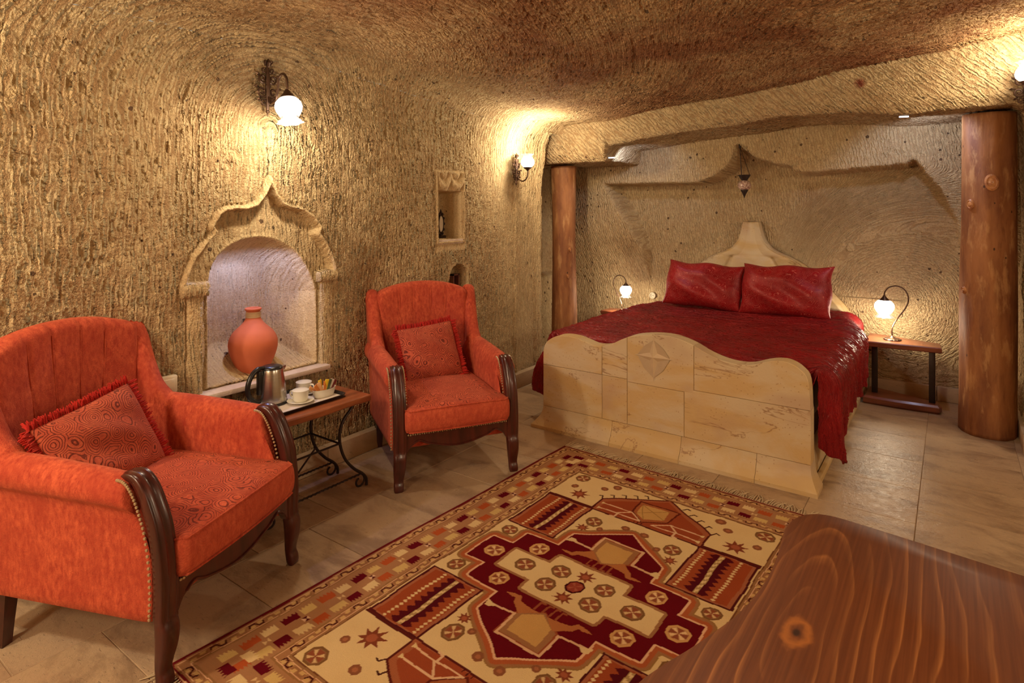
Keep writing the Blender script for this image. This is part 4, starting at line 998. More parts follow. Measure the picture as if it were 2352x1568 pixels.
        for i in range(n):
            pc = s0 + (i + 0.5) * per
            pal = [((0.12, 0.006, 0.012), CR), ((0.42, 0.085, 0.025), YEL)][i % 2]
            for (sa, sb_) in ((-1, -1), (1, 1), (-1, 1), (1, -1)):
                cc = pal[0] if sa * sb_ > 0 else pal[1]
                ca, cb = pc + sa * 0.040, 0.153 + sb_ * 0.041; hw_ = 0.029
                pts = []
                # serrated outer edge along the strip's outside
                pts += [(ca - hw_, cb - sb_ * 0.020)] + [(ca + hw_, cb - sb_ * 0.020)]
                for j in range(5):
                    t = hw_ - j * (2 * hw_ / 4); pts.append((ca + t, cb + sb_ * 0.024)); 
                    if j < 4: pts.append((ca + t - hw_ / 4, cb + sb_ * 0.010))
                fill([place(side, a, b) for a, b in pts], cc)
            pm = pc + per / 2; h1, h2 = ((0.09, 0.01, 0.012), (0.70, 0.45, 0.28)) if i % 2 else ((0.40, 0.20, 0.09), (0.68, 0.46, 0.22))
            if i < n - 1:
                for q in range(4):
                    t = PI / 2 * q; fill([place(side, pm, 0.153)] + [place(side, pm + 0.017 * math.cos(t + e_), 0.153 + 0.017 * math.sin(t + e_)) for e_ in (-0.75, 0.75)], h1 if q % 2 else h2)
    root = empty('rug', (RO[0], RO[1], 0), RANG, 'large kilim-style rug with cream field, dark red medallion and tasselled ends', 'rug')
    # mesh in rug space: x across, y toward the camera is negative
    xs = sx + RW / 2; ys = -(sy + RL / 2)
    Xg, Yg = np.meshgrid(xs, ys, indexing='ij')
    edge_ = np.minimum(np.minimum(Xg, RW - Xg), np.minimum(-Yg, RL + Yg))
    Zg = 0.002 + 0.007 * np.clip(edge_ / 0.008, 0, 1) ** 0.5 + 0.001 * np.sin(Xg * 9) * np.sin(Yg * 7)
    xe = Xg + 0.004 * np.sin(Yg * 5.5) * (1 - Xg / RW)
    m = Mat('woven_wool', 1.0, 0.0); c = m.attr('pattern'); p = m.tc()
    c = m.mix(m.math('MULTIPLY', m.noise(m.map(p, (400, 130, 1)), 1.0, 2), 0.30), c, m.mix(1.0, c, (0.35, 0.3, 0.3), 'MULTIPLY')); c = m.mix(m.math('MULTIPLY', m.ramp(m.noise(p, 4, 3), [(0.4, 0.0), (0.7, 1.0)]), 0.3), c, m.mix(1.0, c, (0.8, 0.7, 0.6), 'MULTIPLY'))
    m.color(c); m.normal(m.bump(m.noise(m.map(p, (420, 260, 1)), 1.0, 2), 0.5, 0.003))
    grid('woven_field', np.stack([xe, Yg, Zg], -1), m.m, root, col=C, flip=True)
    MF = plain('fringe_wool', (0.62, 0.48, 0.30), 0.9, 0.3)
    for (yy, sg) in ((0.0, 1), (-RL, -1)):
        b = MB(); r_ = random.Random(3)
        n = 150
        for i in range(n):
            x = RW * (i + 0.5) / n + r_.uniform(-0.002, 0.002); L = r_.uniform(0.055, 0.085); bend = r_.uniform(-0.028, 0.028) + 0.012 * math.sin(i * 0.35)
            pts = [(x, yy - sg * 0.004, 0.006), (x + bend * 0.2, yy + sg * L * 0.35, 0.006), (x + bend * 0.6, yy + sg * L * 0.7, 0.004), (x + bend * 1.2, yy + sg * L, 0.003)]
            b.tube(pts, [0.0022, 0.0026, 0.0022, 0.0016], 4)
        o = b.build('fringe', MF, root); o['kind'] = 'stuff'
rug()

# ------------------------------------------------------------------ armchairs
def armchair():
    root = empty('armchair')
    # seat body
    soft('seat_base', (0.62, 0.70, 0.12), 0.03, M_CHAIR, root, lambda x, y, z: (x, y, z), (0, -0.05, 0.265))
    # backrest
    def bf(x, y, z):
        f = (z - 0.25) / 0.76; zt = z
        arch = 1 - (abs(x) / 0.33) ** 2.2
        zt = z - 0.075 * (1 - arch) * max(0, (z - 0.55) / 0.46) ** 1.5
        yy = y - 0.055 - 0.075 * f - 0.015 * math.sin(f * PI)
        yy += 0.06 * (abs(x) / 0.3) ** 2 * (0.7 if y > -0.34 else 0.2)
        for px_ in (-0.14, -0.05, 0.05, 0.14):
            if y > -0.35: yy -= 0.009 * math.exp(-((x - px_ * (0.8 + 0.35 * f)) / 0.006) ** 2)
        return (x * (0.96 + 0.06 * f), yy, zt)
    soft('backrest', (0.60, 0.09, 0.76), 0.042, M_CHAIR, root, bf, (0, -0.345, 0.63), 5, 44)
    # pleat piping lines on the back
    b = MB()
    for px_ in (-0.14, -0.05, 0.05, 0.14):
        pts = [bf(px_ * (0.8 + 0.35 * (z - .25) / .76), -0.301, z) for z in np.linspace(0.44, 0.965, 14)]
        b.tube([(p[0], p[1] + 0.004, p[2]) for p in pts], 0.0040, 6)
    b.build('back_piping', M_CHAIR, root)
    for sg in (1, -1):
        # wing: thick shaped pad
        out = [(-0.460, 0.50), (-0.475, 0.75), (-0.505, 0.92), (-0.500, 0.958), (-0.465, 0.972), (-0.430, 0.950), (-0.398, 0.89), (-0.360, 0.79), (-0.315, 0.70), (-0.265, 0.655), (-0.215, 0.60), (-0.225, 0.50)]
        O = np.array(catmull(out, 3, True)); rings_ = []
        for (xo, ins) in ((0.0, 0.030), (0.008, 0.012), (0.022, 0.003), (0.042, 0.0), (0.062, 0.003), (0.078, 0.014), (0.084, 0.032)):
            Q = offset_poly(O, -ins); rings_.append([(sg * (0.272 + xo + 0.018 * ((q[1] - 0.5) / 0.5)), q[0], q[1]) for q in Q])
        V, F = loft(rings_)
        if sg < 0: F = [f[::-1] for f in F]
        mesh('wing', V, F[::1], M_CHAIR, root, True, flat_ang=70)
        # arm: rolled top, flat outer side, lofted front to back
        sec = [(0.268, 0.30), (0.262, 0.40), (0.262, 0.50), (0.262, 0.545), (0.272, 0.592), (0.298, 0.622), (0.332, 0.632), (0.366, 0.618), (0.385, 0.585), (0.382, 0.555), (0.366, 0.535), (0.358, 0.50), (0.356, 0.40), (0.354, 0.30), (0.352, 0.200), (0.30, 0.198)]
        S_ = catmull(sec, 3, True); rings_ = []
        cxm, czm = 0.315, 0.47
        st = [(-0.445, 0.90, 0.02), (-0.44, 0.97, 0.02), (-0.40, 1, 0.022), (-0.20, 1, 0.018), (-0.10, 1, 0.014), (0.0, 1, 0.008), (0.10, 1, 0.004), (0.18, 1, 0.0), (0.245, 1, -0.004), (0.272, 0.985, -0.008), (0.288, 0.95, -0.012), (0.296, 0.88, -0.016)]
        for (y, sc_, up_) in st:
            r_ = []
            for (x, z) in S_:
                t = max(0, (z - 0.45) / 0.18); sh = 0.082 * float(smooth01(z, 0.36, 0.64)) * float(smooth01(y, -0.05, 0.29)); r_.append((sg * (cxm + (x - cxm) * sc_), y - sh, czm + (z - czm) * (1 - (1 - sc_) * 0.5) + up_ * t + (0.012 * math.sin((y + .3) * 6) * t if 0 else 0)))
            rings_.append(r_)
        V, F = loft(rings_)
        if sg > 0: F = [f[::-1] for f in F]
        mesh('arm', V, F, M_CHAIR, root, True, flat_ang=75)
        # carved front post and cabriole leg in one turned piece
        path = [(0.178, 0.606), (0.206, 0.622), (0.238, 0.616), (0.264, 0.586), (0.287, 0.538), (0.309, 0.475), (0.324, 0.39), (0.330, 0.30), (0.328, 0.22), (0.331, 0.195), (0.337, 0.165), (0.336, 0.12), (0.330, 0.08), (0.328, 0.05), (0.334, 0.025), (0.336, 0.006), (0.330, 0.0)]
        wid = [0.018, 0.028, 0.032, 0.034, 0.035, 0.036, 0.036, 0.036, 0.036, 0.034, 0.034, 0.032, 0.028, 0.025, 0.026, 0.025, 0.019]
        thk = [0.014, 0.022, 0.028, 0.032, 0.034, 0.036, 0.036, 0.036, 0.036, 0.036, 0.042, 0.038, 0.030, 0.026, 0.030, 0.028, 0.020]
        pth = catmull([(p[0], p[1], w_, t_) for p, w_, t_ in zip(path, wid, thk)], 5)
        rings_ = []
        for i, q in enumerate(pth):
            a_ = pth[max(0, i - 1)]; c_ = pth[min(len(pth) - 1, i + 1)]; ty, tz_ = c_[0] - a_[0], c_[1] - a_[1]; l = math.hypot(ty, tz_) or 1; ty /= l; tz_ /= l
            ny, nz_ = -tz_, ty        # outward (forward) normal
            r_ = []; N_ = 28; flute = 1.0 if q[1] > 0.19 else 0.0
            for k_ in range(N_):
                t = 2 * PI * k_ / N_; cx_, cy_ = math.cos(t), math.sin(t)
                ex = abs(cx_) ** 0.6 * (1 if cx_ > 0 else -1) * q[2]; ey = abs(cy_) ** 0.6 * (1 if cy_ > 0 else -1) * q[3] * 0.6
                if cy_ > 0.25: ey += flute * 0.0075 * abs(math.sin(ex / q[2] * PI * 1.5)) - flute * 0.004
                bx = 0.322 + 0.008 * max(0, 0.2 - q[1]) / 0.2
                r_.append((sg * (bx + ex), q[0] - 0.012 + ny * ey, q[1] + nz_ * ey))
            rings_.append(r_)
        V, F = loft(rings_)
        if sg < 0: F = [f[::-1] for f in F]
        mesh('leg', V, F, M_MAHOG, root, True, flat_ang=60)
        # rear leg
        rb = MB(); V, F = loft([[(sg * (0.305 + dx * s_), -0.315 - 0.02 * (0.24 - z) / 0.24 + dy * s_, z) for dx, dy in ((-0.022, -0.022), (0.022, -0.022), (0.022, 0.022), (-0.022, 0.022))] for z, s_ in ((0.0, 0.75), (0.08, 0.85), (0.16, 1.0), (0.24, 1.05))])
        mesh('leg', V, F if sg > 0 else [f for f in F], M_MAHOG, root, False)
        nb = MB()
        for q in pth[6:44:1]:
            if q[1] < 0.215: break
            nb.sphere((sg * 0.364, q[0] - 0.030, q[1] - 0.002), 0.0050, 6, 4)
            if q[1] > 0.42: nb.sphere((sg * 0.280, q[0] - 0.028, q[1]), 0.0050, 6, 4)
        o = nb.build('nailheads', M_BRASS, root); o['kind'] = 'stuff'
    # front apron with a serpentine lower edge
    xs = np.linspace(-0.292, 0.292, 61); lowz = [0.222 - 0.028 * math.cos(x / 0.292 * PI * 1.0) * 1.0 if False else 0.222 + 0.026 * math.cos(2 * PI * abs(x) / 0.292 * 0.5 + PI) * (1 - smooth01(abs(x), 0.2, 0.292)) + 0.012 * math.exp(-((abs(x) - 0.22) / 0.03) ** 2) - 0.03 * float(smooth01(abs(x), 0.262, 0.292)) for x in xs]
    ap = MB(); pts = [(float(x), float(z)) for x, z in zip(xs, lowz)] + [(0.292, 0.298), (-0.292, 0.298)]
    ap.prism(pts, 0.298, 0.330, 'y', 0.003); ap.build('apron', M_MAHOG, root, ang=30)
    bd = MB(); bd.tube([(float(x), 0.331, float(z) + 0.008) for x, z in zip(xs[4:-4], lowz[4:-4])], 0.005, 6); bd.build('apron_bead', M_MAHOG, root)
    nb = MB()
    for i in range(46): x = -0.28 + 0.56 * i / 45; nb.sphere((x, 0.333, 0.292 + 0.002 * (i % 2)), 0.0050, 6, 4)
    o = nb.build('nailheads', M_BRASS, root); o['kind'] = 'stuff'
    # loose seat cushion with a crowned top
    def cf(x, y, z):
        t = (z - 0.30) / 0.14; k = 1.0 + (0.12 if y > 0.22 else 0) * float(smooth01(y, 0.20, 0.27))
        zz_ = z + 0.030 * max(0, t) * math.cos(x / 0.30 * PI / 2) * math.cos((y - 0.02) / 0.46 * PI / 2) - 0.014 * float(smooth01(y, 0.1, 0.36)) * t
        yy = y + 0.022 * math.cos(x / 0.30 * PI / 2) * float(smooth01(y, 0.1, 0.33)) + 0.012 * math.sin(t * PI) * float(smooth01(y, 0.2, 0.33))
        return (x * k, yy, zz_)
    so = soft('seat_cushion', (0.535, 0.70, 0.140), 0.030, M_SEAT, root, cf, (0, 0.0, 0.372), 4, 16)
    pc = MB(); lp = []
    for (zc_) in (0.432, 0.312):
        lp = [cf(x, y, zc_) for x, y in [(-0.262 + 0.004, -0.28)] + [(-0.2675, y) for y in np.linspace(-0.2, 0.31, 12)] + [(x, 0.3475) for x in np.linspace(-0.245, 0.245, 22)] + [(0.2675, y) for y in np.linspace(0.31, -0.2, 12)] + [(0.258, -0.28)]]
        pc.tube(lp, 0.0042, 6)
    pc.build('piping', M_CHAIR, so)
    return root
ch1 = armchair()
def place(o, loc, rz, label, group): o.location = loc; o.rotation_euler = (0, 0, rz); tag(o, label, 'armchair', group)
ch2 = clone(ch1)
CH1 = ((-2.440, 1.100, 0), math.radians(-67.5)); CH2 = ((-2.475, 2.705, 0), math.radians(-120.9))
place(ch1, CH1[0], CH1[1], 'orange-red wing armchair nearest the camera, left of the small side table', 'red wing armchairs')
place(ch2, CH2[0], CH2[1], 'orange-red wing armchair between the side table and the bed', 'red wing armchairs')
ch1.scale = (1.04, 1.04, 1.04)

def throw(name, W, H, T, M4, label, group):
    V, F = pillow_vf(W, H, T, 30, 0.03); root = empty(name); tag(root, label, 'cushion', group); root.matrix_world = M4
    mesh('cushion_cover', V, F, M_CUSH, root)
    b = MB(); r_ = random.Random(5); per = []
    n = 64
    for (x0, z0, x1, z1) in ((-1, -1, 1, -1), (1, -1, 1, 1), (1, 1, -1, 1), (-1, 1, -1, -1)):
        for i in range(n):
            t = (i + .5) / n; u = x0 + (x1 - x0) * t; v = z0 + (z1 - z0) * t
            x = u * W / 2 * (1 - 0.03 * (1 - v * v) * abs(u)); z = v * H / 2 * (1 - 0.04 * (1 - u * u) * abs(v)); ox, oz = (0, z0) if z0 == z1 else (x0, 0)
            for rep in range(4):
                L = r_.uniform(0.018, 0.030); dx = ox * L + r_.uniform(-.007, .007); dz = oz * L + r_.uniform(-.007, .007); y = r_.uniform(-0.012, 0.012)
                b.tube([(x - ox * .004, y * 0.4, z - oz * .004), (x + dx * .6, y, z + dz * .6), (x + dx, y * 1.5, z + dz)], [0.0026, 0.0034, 0.0018], 4)
    o = b.build('fringe', M_FRINGE, root); o['kind'] = 'stuff'; return root
def chair_mat(C, sc=1.0): return Matrix.Translation(Vector(C[0])) @ Matrix.Rotation(C[1], 4, 'Z') @ Matrix.Scale(sc, 4)
def RR(x, y, z): return Euler((math.radians(x), math.radians(y), math.radians(z)), 'XYZ').to_matrix().to_4x4()
# the cushion's face looks along -y in its own frame, so it is turned round to look forward out of the chair
throw('throw_cushion', 0.43, 0.35, 0.13, chair_mat(CH1, 1.0) @ Matrix.Translation((0.075, -0.190, 0.605)) @ RR(0, 0, 180) @ RR(-26, 0, 0) @ RR(0, -7, 0), 'fringed cushion with dark rose pattern, tilted in the near armchair', 'fringed cushions on the armchairs')
throw('throw_cushion', 0.36, 0.35, 0.13, chair_mat(CH2, 1.0) @ Matrix.Translation((0.02, -0.175, 0.60)) @ RR(0, 0, 180) @ RR(-26, 0, 0) @ RR(0, -6, 0), 'fringed rose-pattern cushion standing in the armchair near the bed', 'fringed cushions on the armchairs')

# ------------------------------------------------------------------ side table with its tray
st_ = empty('side_table', (-2.68, 1.78, 0), 0, 'small side table with reddish wooden top on curled iron legs', 'table')
lx = lambda a, b, z: (a + 2.68, b - 1.78, z)
soft('table_top', (0.37, 0.64, 0.036), 0.008, M_SIDEWOOD, st_, lambda x, y, z: (x + 0.004 * math.sin(y * 17), y, z), (-0.005, 0.085, 0.492), 2, 8)
def scroll_leg(a, b, out):
    # out: +1 / -1, the way the foot swings along the table's length
    P_ = lambda db, z: (a, b + out * db, z)
    mb = MB(); mb.tube([lx(*p) for p in catmull([P_(0, 0.475), P_(-0.018, 0.445), P_(-0.070, 0.395), P_(-0.092, 0.335), P_(-0.086, 0.265), P_(-0.055, 0.190), P_(0.0, 0.125), P_(0.055, 0.080), P_(0.082, 0.045), P_(0.085, 0.008)], 5)], 0.0078, 8)
    q = [P_(0.030, 0.100), P_(0.062, 0.070)] + [P_(0.036 + 0.034 * math.cos(t) * (1 + t / 8), 0.046 + 0.034 * math.sin(t) * (1 + t / 8)) for t in np.linspace(0.1, -4.4, 18)]
    mb.tube([lx(*p) for p in catmull(q, 2)], 0.0058, 6)
    return mb.build('leg', M_IRON, st_)
AF, AB = -2.555, -2.795
for a in (AF, AB): scroll_leg(a, 2.115, 1); scroll_leg(a, 1.665, -1)
for a in (AF, AB): MB().tube([lx(a, 1.757, 0.285), lx(a, 2.023, 0.285)], 0.0055, 6).build('rail', M_IRON, st_)
for b in (1.757, 2.023): MB().tube([lx(AF, b, 0.285), lx(AB, b, 0.285)], 0.0055, 6).build('cross_rail', M_IRON, st_)
for a in (AF, AB): MB().tube([lx(a, 1.61, 0.082), lx(a, 2.17, 0.082)], 0.005, 6).tube([lx(a + 0.0035 * math.cos(t * 9), 1.61 + 0.56 * t / 16, 0.082 + 0.0035 * math.sin(t * 9)) for t in np.linspace(0, 16, 130)], 0.0036, 5).build('twisted_rail', M_IRON, st_)
MB().tube([lx(AB, 2.055, 0.200), lx(AF, 1.66, 0.115)], 0.0048, 6).build('brace', M_IRON, st_)

ZT = 0.5105
tray = empty('tray', (-2.712, 1.84, ZT), 0, 'black-rimmed serving tray lined with pale paper on the side table', 'tray')
tr = MB(); tr.box(-0.140, 0.140, -0.235, 0.235, 0.0, 0.005, 0.002)
def rrect(hx, hy, r, z, n=6): return [(sx * (hx - r) + r * math.cos(q + o_), sy * (hy - r) + r * math.sin(q + o_), z) for (sx, sy, o_) in ((1, 1, 0), (-1, 1, PI / 2), (-1, -1, PI), (1, -1, 3 * PI / 2)) for q in np.linspace(0, PI / 2, n)]
tr.build('tray_base', M_BLACK, tray)
V, F = loft([rrect(0.140, 0.235, 0.03, 0.001), rrect(0.150, 0.245, 0.035, 0.018), rrect(0.143, 0.238, 0.03, 0.018), rrect(0.134, 0.229, 0.027, 0.005)], caps=False); mesh('tray_rim', V, F, M_BLACK, tray, True, flat_ang=30)
V, F = loft([rrect(0.130, 0.225, 0.024, 0.0052), rrect(0.130, 0.225, 0.024, 0.0062)]); mesh('tray_paper', V, F, M_PAPER, tray, False)
ZI = ZT + 0.0064
# kettle
kt = empty('kettle', (-2.770, 1.775, ZI), 0, 'brushed steel electric kettle with black handle and lid on the tray', 'kettle')
MB().lathe([(0.066, 0), (0.074, 0.001), (0.075, 0.012), (0.073, 0.014)], 40).build('base_ring', M_BLACK, kt)
MB().lathe([(0.072, 0.012), (0.0725, 0.02), (0.069, 0.06), (0.063, 0.11), (0.056, 0.155), (0.0535, 0.172), (0.052, 0.176)], 44).build('body', M_STEEL, kt)
MB().lathe([(0.0525, 0.172), (0.0525, 0.180), (0.046, 0.188), (0.03, 0.192), (0.001, 0.193)], 36).build('lid', M_BLACK, kt)
sp = MB(); V, F = loft([[(-0.004 - 0.0 , 0.058, 0.118), (-0.012, 0.050, 0.160), (0.012, 0.050, 0.160)], [(0.0, 0.062, 0.135), (-0.018, 0.052, 0.176), (0.018, 0.052, 0.176)], [(0.0, 0.085, 0.168), (-0.006, 0.080, 0.176), (0.006, 0.080, 0.176)]]); sp.add(V, F); sp.build('spout', M_STEEL, kt, ang=30)
hp = catmull([(0, -0.045, 0.186), (0, -0.075, 0.188), (0, -0.105, 0.172), (0, -0.128, 0.138), (0, -0.136, 0.10), (0, -0.126, 0.062), (0, -0.100, 0.036), (0, -0.072, 0.026)], 5)
MB().tube(hp, [0.012 if 4 < i < 30 else 0.010 for i in range(len(hp))], 10).build('handle', M_BLACK, kt)
MB().box(-0.011, 0.011, -0.082, -0.055, 0.06, 0.176, 0.004).build('handle_mount', M_BLACK, kt)
kt.rotation_euler = (0, 0, math.radians(4))
# cups, saucers
def cup(loc, rz, lab, saucer_lab):
    sz = loc[2]
    s_ = MB().lathe([(0.028, 0), (0.032, 0.002), (0.060, 0.009), (0.066, 0.013), (0.064, 0.0145), (0.034, 0.006), (0.0, 0.006)], 40, cap1=False).build('saucer', M_CERAM); s_.location = loc; tag(s_, saucer_lab, 'saucer', 'white saucers on the tray')
    c = empty('cup', (loc[0], loc[1], loc[2] + 0.0065), rz, lab, 'cup', 'white covered cups on the tray')
    MB().lathe([(0.028, 0), (0.030, 0.002), (0.036, 0.012), (0.0385, 0.035), (0.0395, 0.052), (0.0405, 0.054), (0.0370, 0.053), (0.036, 0.03), (0.030, 0.008)], 36).build('bowl', M_CERAM, c)
    MB().tube(catmull([(0.038, 0, 0.045), (0.055, 0, 0.046), (0.061, 0, 0.034), (0.053, 0, 0.020), (0.037, 0, 0.016)], 5), 0.0042, 8).build('handle', M_CERAM, c)
    MB().lathe([(0.0365, 0.0535), (0.041, 0.0545), (0.041, 0.057), (0.032, 0.0605), (0.010, 0.0625), (0.001, 0.063)], 32).build('lid', M_CERAM, c)
    MB().box(-0.007, 0.007, -0.0415, -0.040, 0.018, 0.046).build('tag', M_PAPER, c)
cup((-2.665, 1.868, ZI), math.radians(200), 'white covered cup with paper tag standing nearer on the tray', 'white saucer under the nearer cup on the tray')
cup((-2.775, 1.965, ZI), math.radians(20), 'white covered cup further back on the tray beside the wall', 'white saucer under the further cup on the tray')
sp_ = MB(); sp_.tube([(0, -0.05, 0.003), (0, 0.02, 0.006), (0, 0.05, 0.003)], [0.0022, 0.002, 0.003], 6); sp_.sphere((0, 0.068, 0.005), 0.018, 12, 6, (0.72, 1.1, 0.2))
o = sp_.build('teaspoon', M_STEEL); o.location = (-2.690, 1.945, ZI + 0.001); o.rotation_euler = (0, 0, math.radians(25)); tag(o, 'small steel teaspoon lying between the cups and the oval dish', 'spoon')
# oval dish with sachets
dish = MB().lathe([(0.050, 0), (0.054, 0.002), (0.060, 0.02), (0.064, 0.040), (0.066, 0.042), (0.061, 0.041), (0.056, 0.02), (0.050, 0.006), (0.0, 0.006)], 40, cap1=False)
dish.xf(Matrix.Scale(0.62, 4, (1, 0, 0)) @ Matrix.Scale(1.05, 4, (0, 1, 0))); o = dish.build('dish', M_CERAM); o.location = (-2.660, 2.005, ZI); tag(o, 'white oval dish filled with coloured sachets at the end of the tray', 'dish')
cols = [('yellow', (0.85, 0.60, 0.04)), ('orange', (0.75, 0.25, 0.05)), ('green', (0.09, 0.14, 0.06)), ('dark red', (0.20, 0.03, 0.03)), ('pale orange', (0.80, 0.42, 0.18)), ('white', (0.75, 0.68, 0.58))]
cm = {n: plain('sachet_' + n.replace(' ', '_'), c, 0.35, 0.3, 70) for n, c in cols}
sach = [('yellow', 0.004, 0.0, 34, 10, 'bright yellow sachet standing tallest in the oval dish'), ('yellow', -0.008, -0.012, 40, -14, 'second yellow sachet leaning left in the oval dish'),
        ('orange', 0.006, -0.032, 26, -38, 'orange sachet leaning over the left rim of the oval dish'), ('pale orange', 0.012, -0.020, 14, -20, 'pale orange sachet at the front of the oval dish'),
        ('pale orange', -0.010, -0.036, 24, -50, 'pale orange sachet lowest at the left end of the oval dish'), ('green', 0.006, 0.022, 20, 14, 'dark green sachet right of the yellow ones in the oval dish'),
        ('white', -0.004, 0.034, 18, 24, 'white sachet beside the green one in the oval dish'), ('dark red', 0.0, 0.046, 10, 34, 'dark red sachet at the right end of the oval dish'), ('orange', 0.014, -0.006, 8, 4, 'small orange sachet lying low in front in the oval dish')]
for i, (cn, dx, dy, up_, tilt, lab) in enumerate(sach):
    V, F = rbox_vf((0.004, 0.020, 0.070), 0.0018, 1, 2)
    V = [(x + 0.001 * math.sin(z * 90), y * (1.0 + 0.06 * (1 if abs(z) > 0.030 else 0)), z + 0.035) for x, y, z in V]
    o = mesh('sachet', V, F, cm[cn]); o.location = (-2.660 + dx * 0.9, 2.005 + dy * 0.75, ZI + 0.008 + up_ * 0.0003); o.rotation_euler = (math.radians(-tilt), math.radians(8 - 3 * (i % 5)), math.radians(10 * (i % 3) - 10))
    tag(o, lab, 'sachet', 'sachets in the oval dish')
# terracotta pot in the niche
pot = empty('clay_pot', (-3.085, 1.865, 0.5925), 0, 'tall terracotta vase with narrow banded neck standing in the arched niche', 'vase')
prof = [(0.066, 0.0), (0.070, 0.004), (0.086, 0.04), (0.106, 0.085), (0.121, 0.13), (0.126, 0.165), (0.121, 0.198), (0.103, 0.232), (0.076, 0.258), (0.054, 0.280), (0.041, 0.300), (0.037, 0.315), (0.035, 0.335), (0.036, 0.345), (0.0415, 0.350), (0.043, 0.357), (0.040, 0.361), (0.030, 0.360), (0.027, 0.33)]
P2 = catmull(prof, 3); MB().lathe([(max(0.001, p[0]), p[1]) for p in P2], 48, cap1=False).build('body', M_TERRA, pot)
MB().lathe([(0.0362, 0.308), (0.0392, 0.311), (0.0372, 0.318), (0.0392, 0.325), (0.0372, 0.331), (0.0390, 0.337), (0.0365, 0.341)], 36, cap0=False, cap1=False).build('neck_band', M_ROPE, pot)

# ------------------------------------------------------------------ lamps
def tulip(up, s=1.0):
    """lamp glass: (globe profile, frill profile); mouth upward if up else downward. origin at the holder"""
    g = [(0.020, 0.0), (0.038, 0.006), (0.052, 0.022), (0.056, 0.040), (0.052, 0.058), (0.043, 0.074), (0.036, 0.084)]
    f = [(0.036, 0.084), (0.036, 0.090), (0.042, 0.100), (0.052, 0.108)]
    k = 1 if up else -1
    return [(r * s, z * s * k) for r, z in g], [(r * s, z * s * k) for r, z in f]
def glass(parent, c, up, s, M4=None, nm='glass_shade'):
    g, f = tulip(up, s)
    a = MB().lathe(g, 36, c, cap0=True, cap1=False); b = MB().lathe(f, 48, c, rmod=lambda i, q: 1 + 0.10 * (i / 3) * math.sin(7 * q), cap0=False, cap1=False)
    if M4 is not None: a.xf(M4); b.xf(M4)
    o = a.build(nm, M_GLOW, parent); b2 = b.build('frilled_rim', M_FRILL, o); return o
def spiral(c, r0, turns, start, sg=1, n=22):
    return [(c[0], c[1] + sg * r0 * (1 - k / n * 0.8) * math.cos(start + turns * 2 * PI * k / n), c[2] + r0 * (1 - k / n * 0.8) * math.sin(start + turns * 2 * PI * k / n)) for k in range(n + 1)]
def backplate():
    """ornate cast scrollwork; x out of the wall, y along it, z up"""
    b = MB(); b.tube([(0.012, 0, -0.12), (0.014, 0, -0.04), (0.014, 0, 0.04), (0.012, 0, 0.10)], [0.008, 0.012, 0.012, 0.006], 8)
    for sg in (1, -1):
        b.tube(spiral((0.014, sg * 0.028, 0.035), 0.026, 1.4, PI * 0.9 if sg > 0 else PI * 0.9, sg), 0.0055, 6)
        b.tube(spiral((0.014, sg * 0.030, -0.030), 0.028, 1.4, -PI * 0.9, sg), 0.006, 6)
        b.tube(spiral((0.014, sg * 0.020, 0.078), 0.017, 1.2, PI * 0.8, sg), 0.0045, 6)
        b.tube(spiral((0.014, sg * 0.020, -0.078), 0.018, 1.2, -PI * 0.7, sg), 0.0045, 6)
        for (yy, z0, L, an) in ((0.010, 0.10, 0.035, 0.35), (0.042, 0.045, 0.03, 1.0), (0.046, -0.01, 0.03, 1.5), (0.036, -0.06, 0.026, 2.2)):
            p0 = (0.010, sg * yy, z0); p1 = (0.020, sg * (yy + L * math.sin(an) * 0.6), z0 + L * math.cos(an) * 0.6); p2 = (0.012, sg * (yy + L * math.sin(an)), z0 + L * math.cos(an))
            b.tube([p0, p1, p2], [0.004, 0.008, 0.001], 6)
    b.tube([(0.012, 0, 0.09), (0.02, 0, 0.115), (0.012, 0, 0.145)], [0.006, 0.010, 0.001], 6)
    b.sphere((0.012, 0, -0.125), 0.010, 8, 6); b.tube([(0.012, 0, -0.13), (0.012, 0, -0.15)], [0.005, 0.001], 6); b.sphere((0.016, 0, 0.0), 0.016, 10, 6, (0.5, 1, 1))
    return b
def sconce(loc, rz, up, lab, sc=1.0):
    root = empty('wall_sconce', loc, rz, lab, 'wall lamp', 'bronze wall sconces')
    root.scale = (sc, sc, sc)
    backplate().build('back_plate', M_BRONZE, root)
    if not up:
        arm = catmull([(0.014, 0, -0.045), (0.045, 0.0, -0.085), (0.085, 0.0, -0.070), (0.098, 0, -0.015), (0.110, 0, 0.030), (0.140, 0, 0.045), (0.168, 0, 0.022), (0.174, 0, -0.020), (0.172, 0, -0.040)], 6)
        MB().tube(arm, 0.0062, 8).tube(spiral((0.0, 0, 0), 0.001, 1, 0)[:3], 0.001, 3).build('arm', M_BRONZE, root)
        M4 = Matrix.Translation((0.172, 0, -0.040)) @ Matrix.Rotation(math.radians(-10), 4, 'Y')
        MB().lathe([(0.006, 0.008), (0.012, 0.0), (0.020, -0.014), (0.036, -0.032), (0.038, -0.036), (0.030, -0.036)], 28).xf(M4).build('shade_cap', M_BRONZE, root)
        glass(root, (0, 0, -0.034), False, 1.12, M4)
    else:
        arm = catmull([(0.014, 0, -0.030), (0.040, 0, -0.085), (0.080, 0, -0.105), (0.118, 0, -0.085), (0.132, 0, -0.045), (0.132, 0, -0.010)], 6)
        MB().tube(arm, 0.0062, 8).build('arm', M_BRONZE, root)
        MB().lathe([(0.006, -0.02), (0.012, -0.010), (0.034, 0.006), (0.040, 0.012), (0.034, 0.014)], 28, (0.132, 0, 0)).build('shade_cap', M_BRONZE, root)
        glass(root, (0.132, 0, 0.013), True, 1.05)
    return root
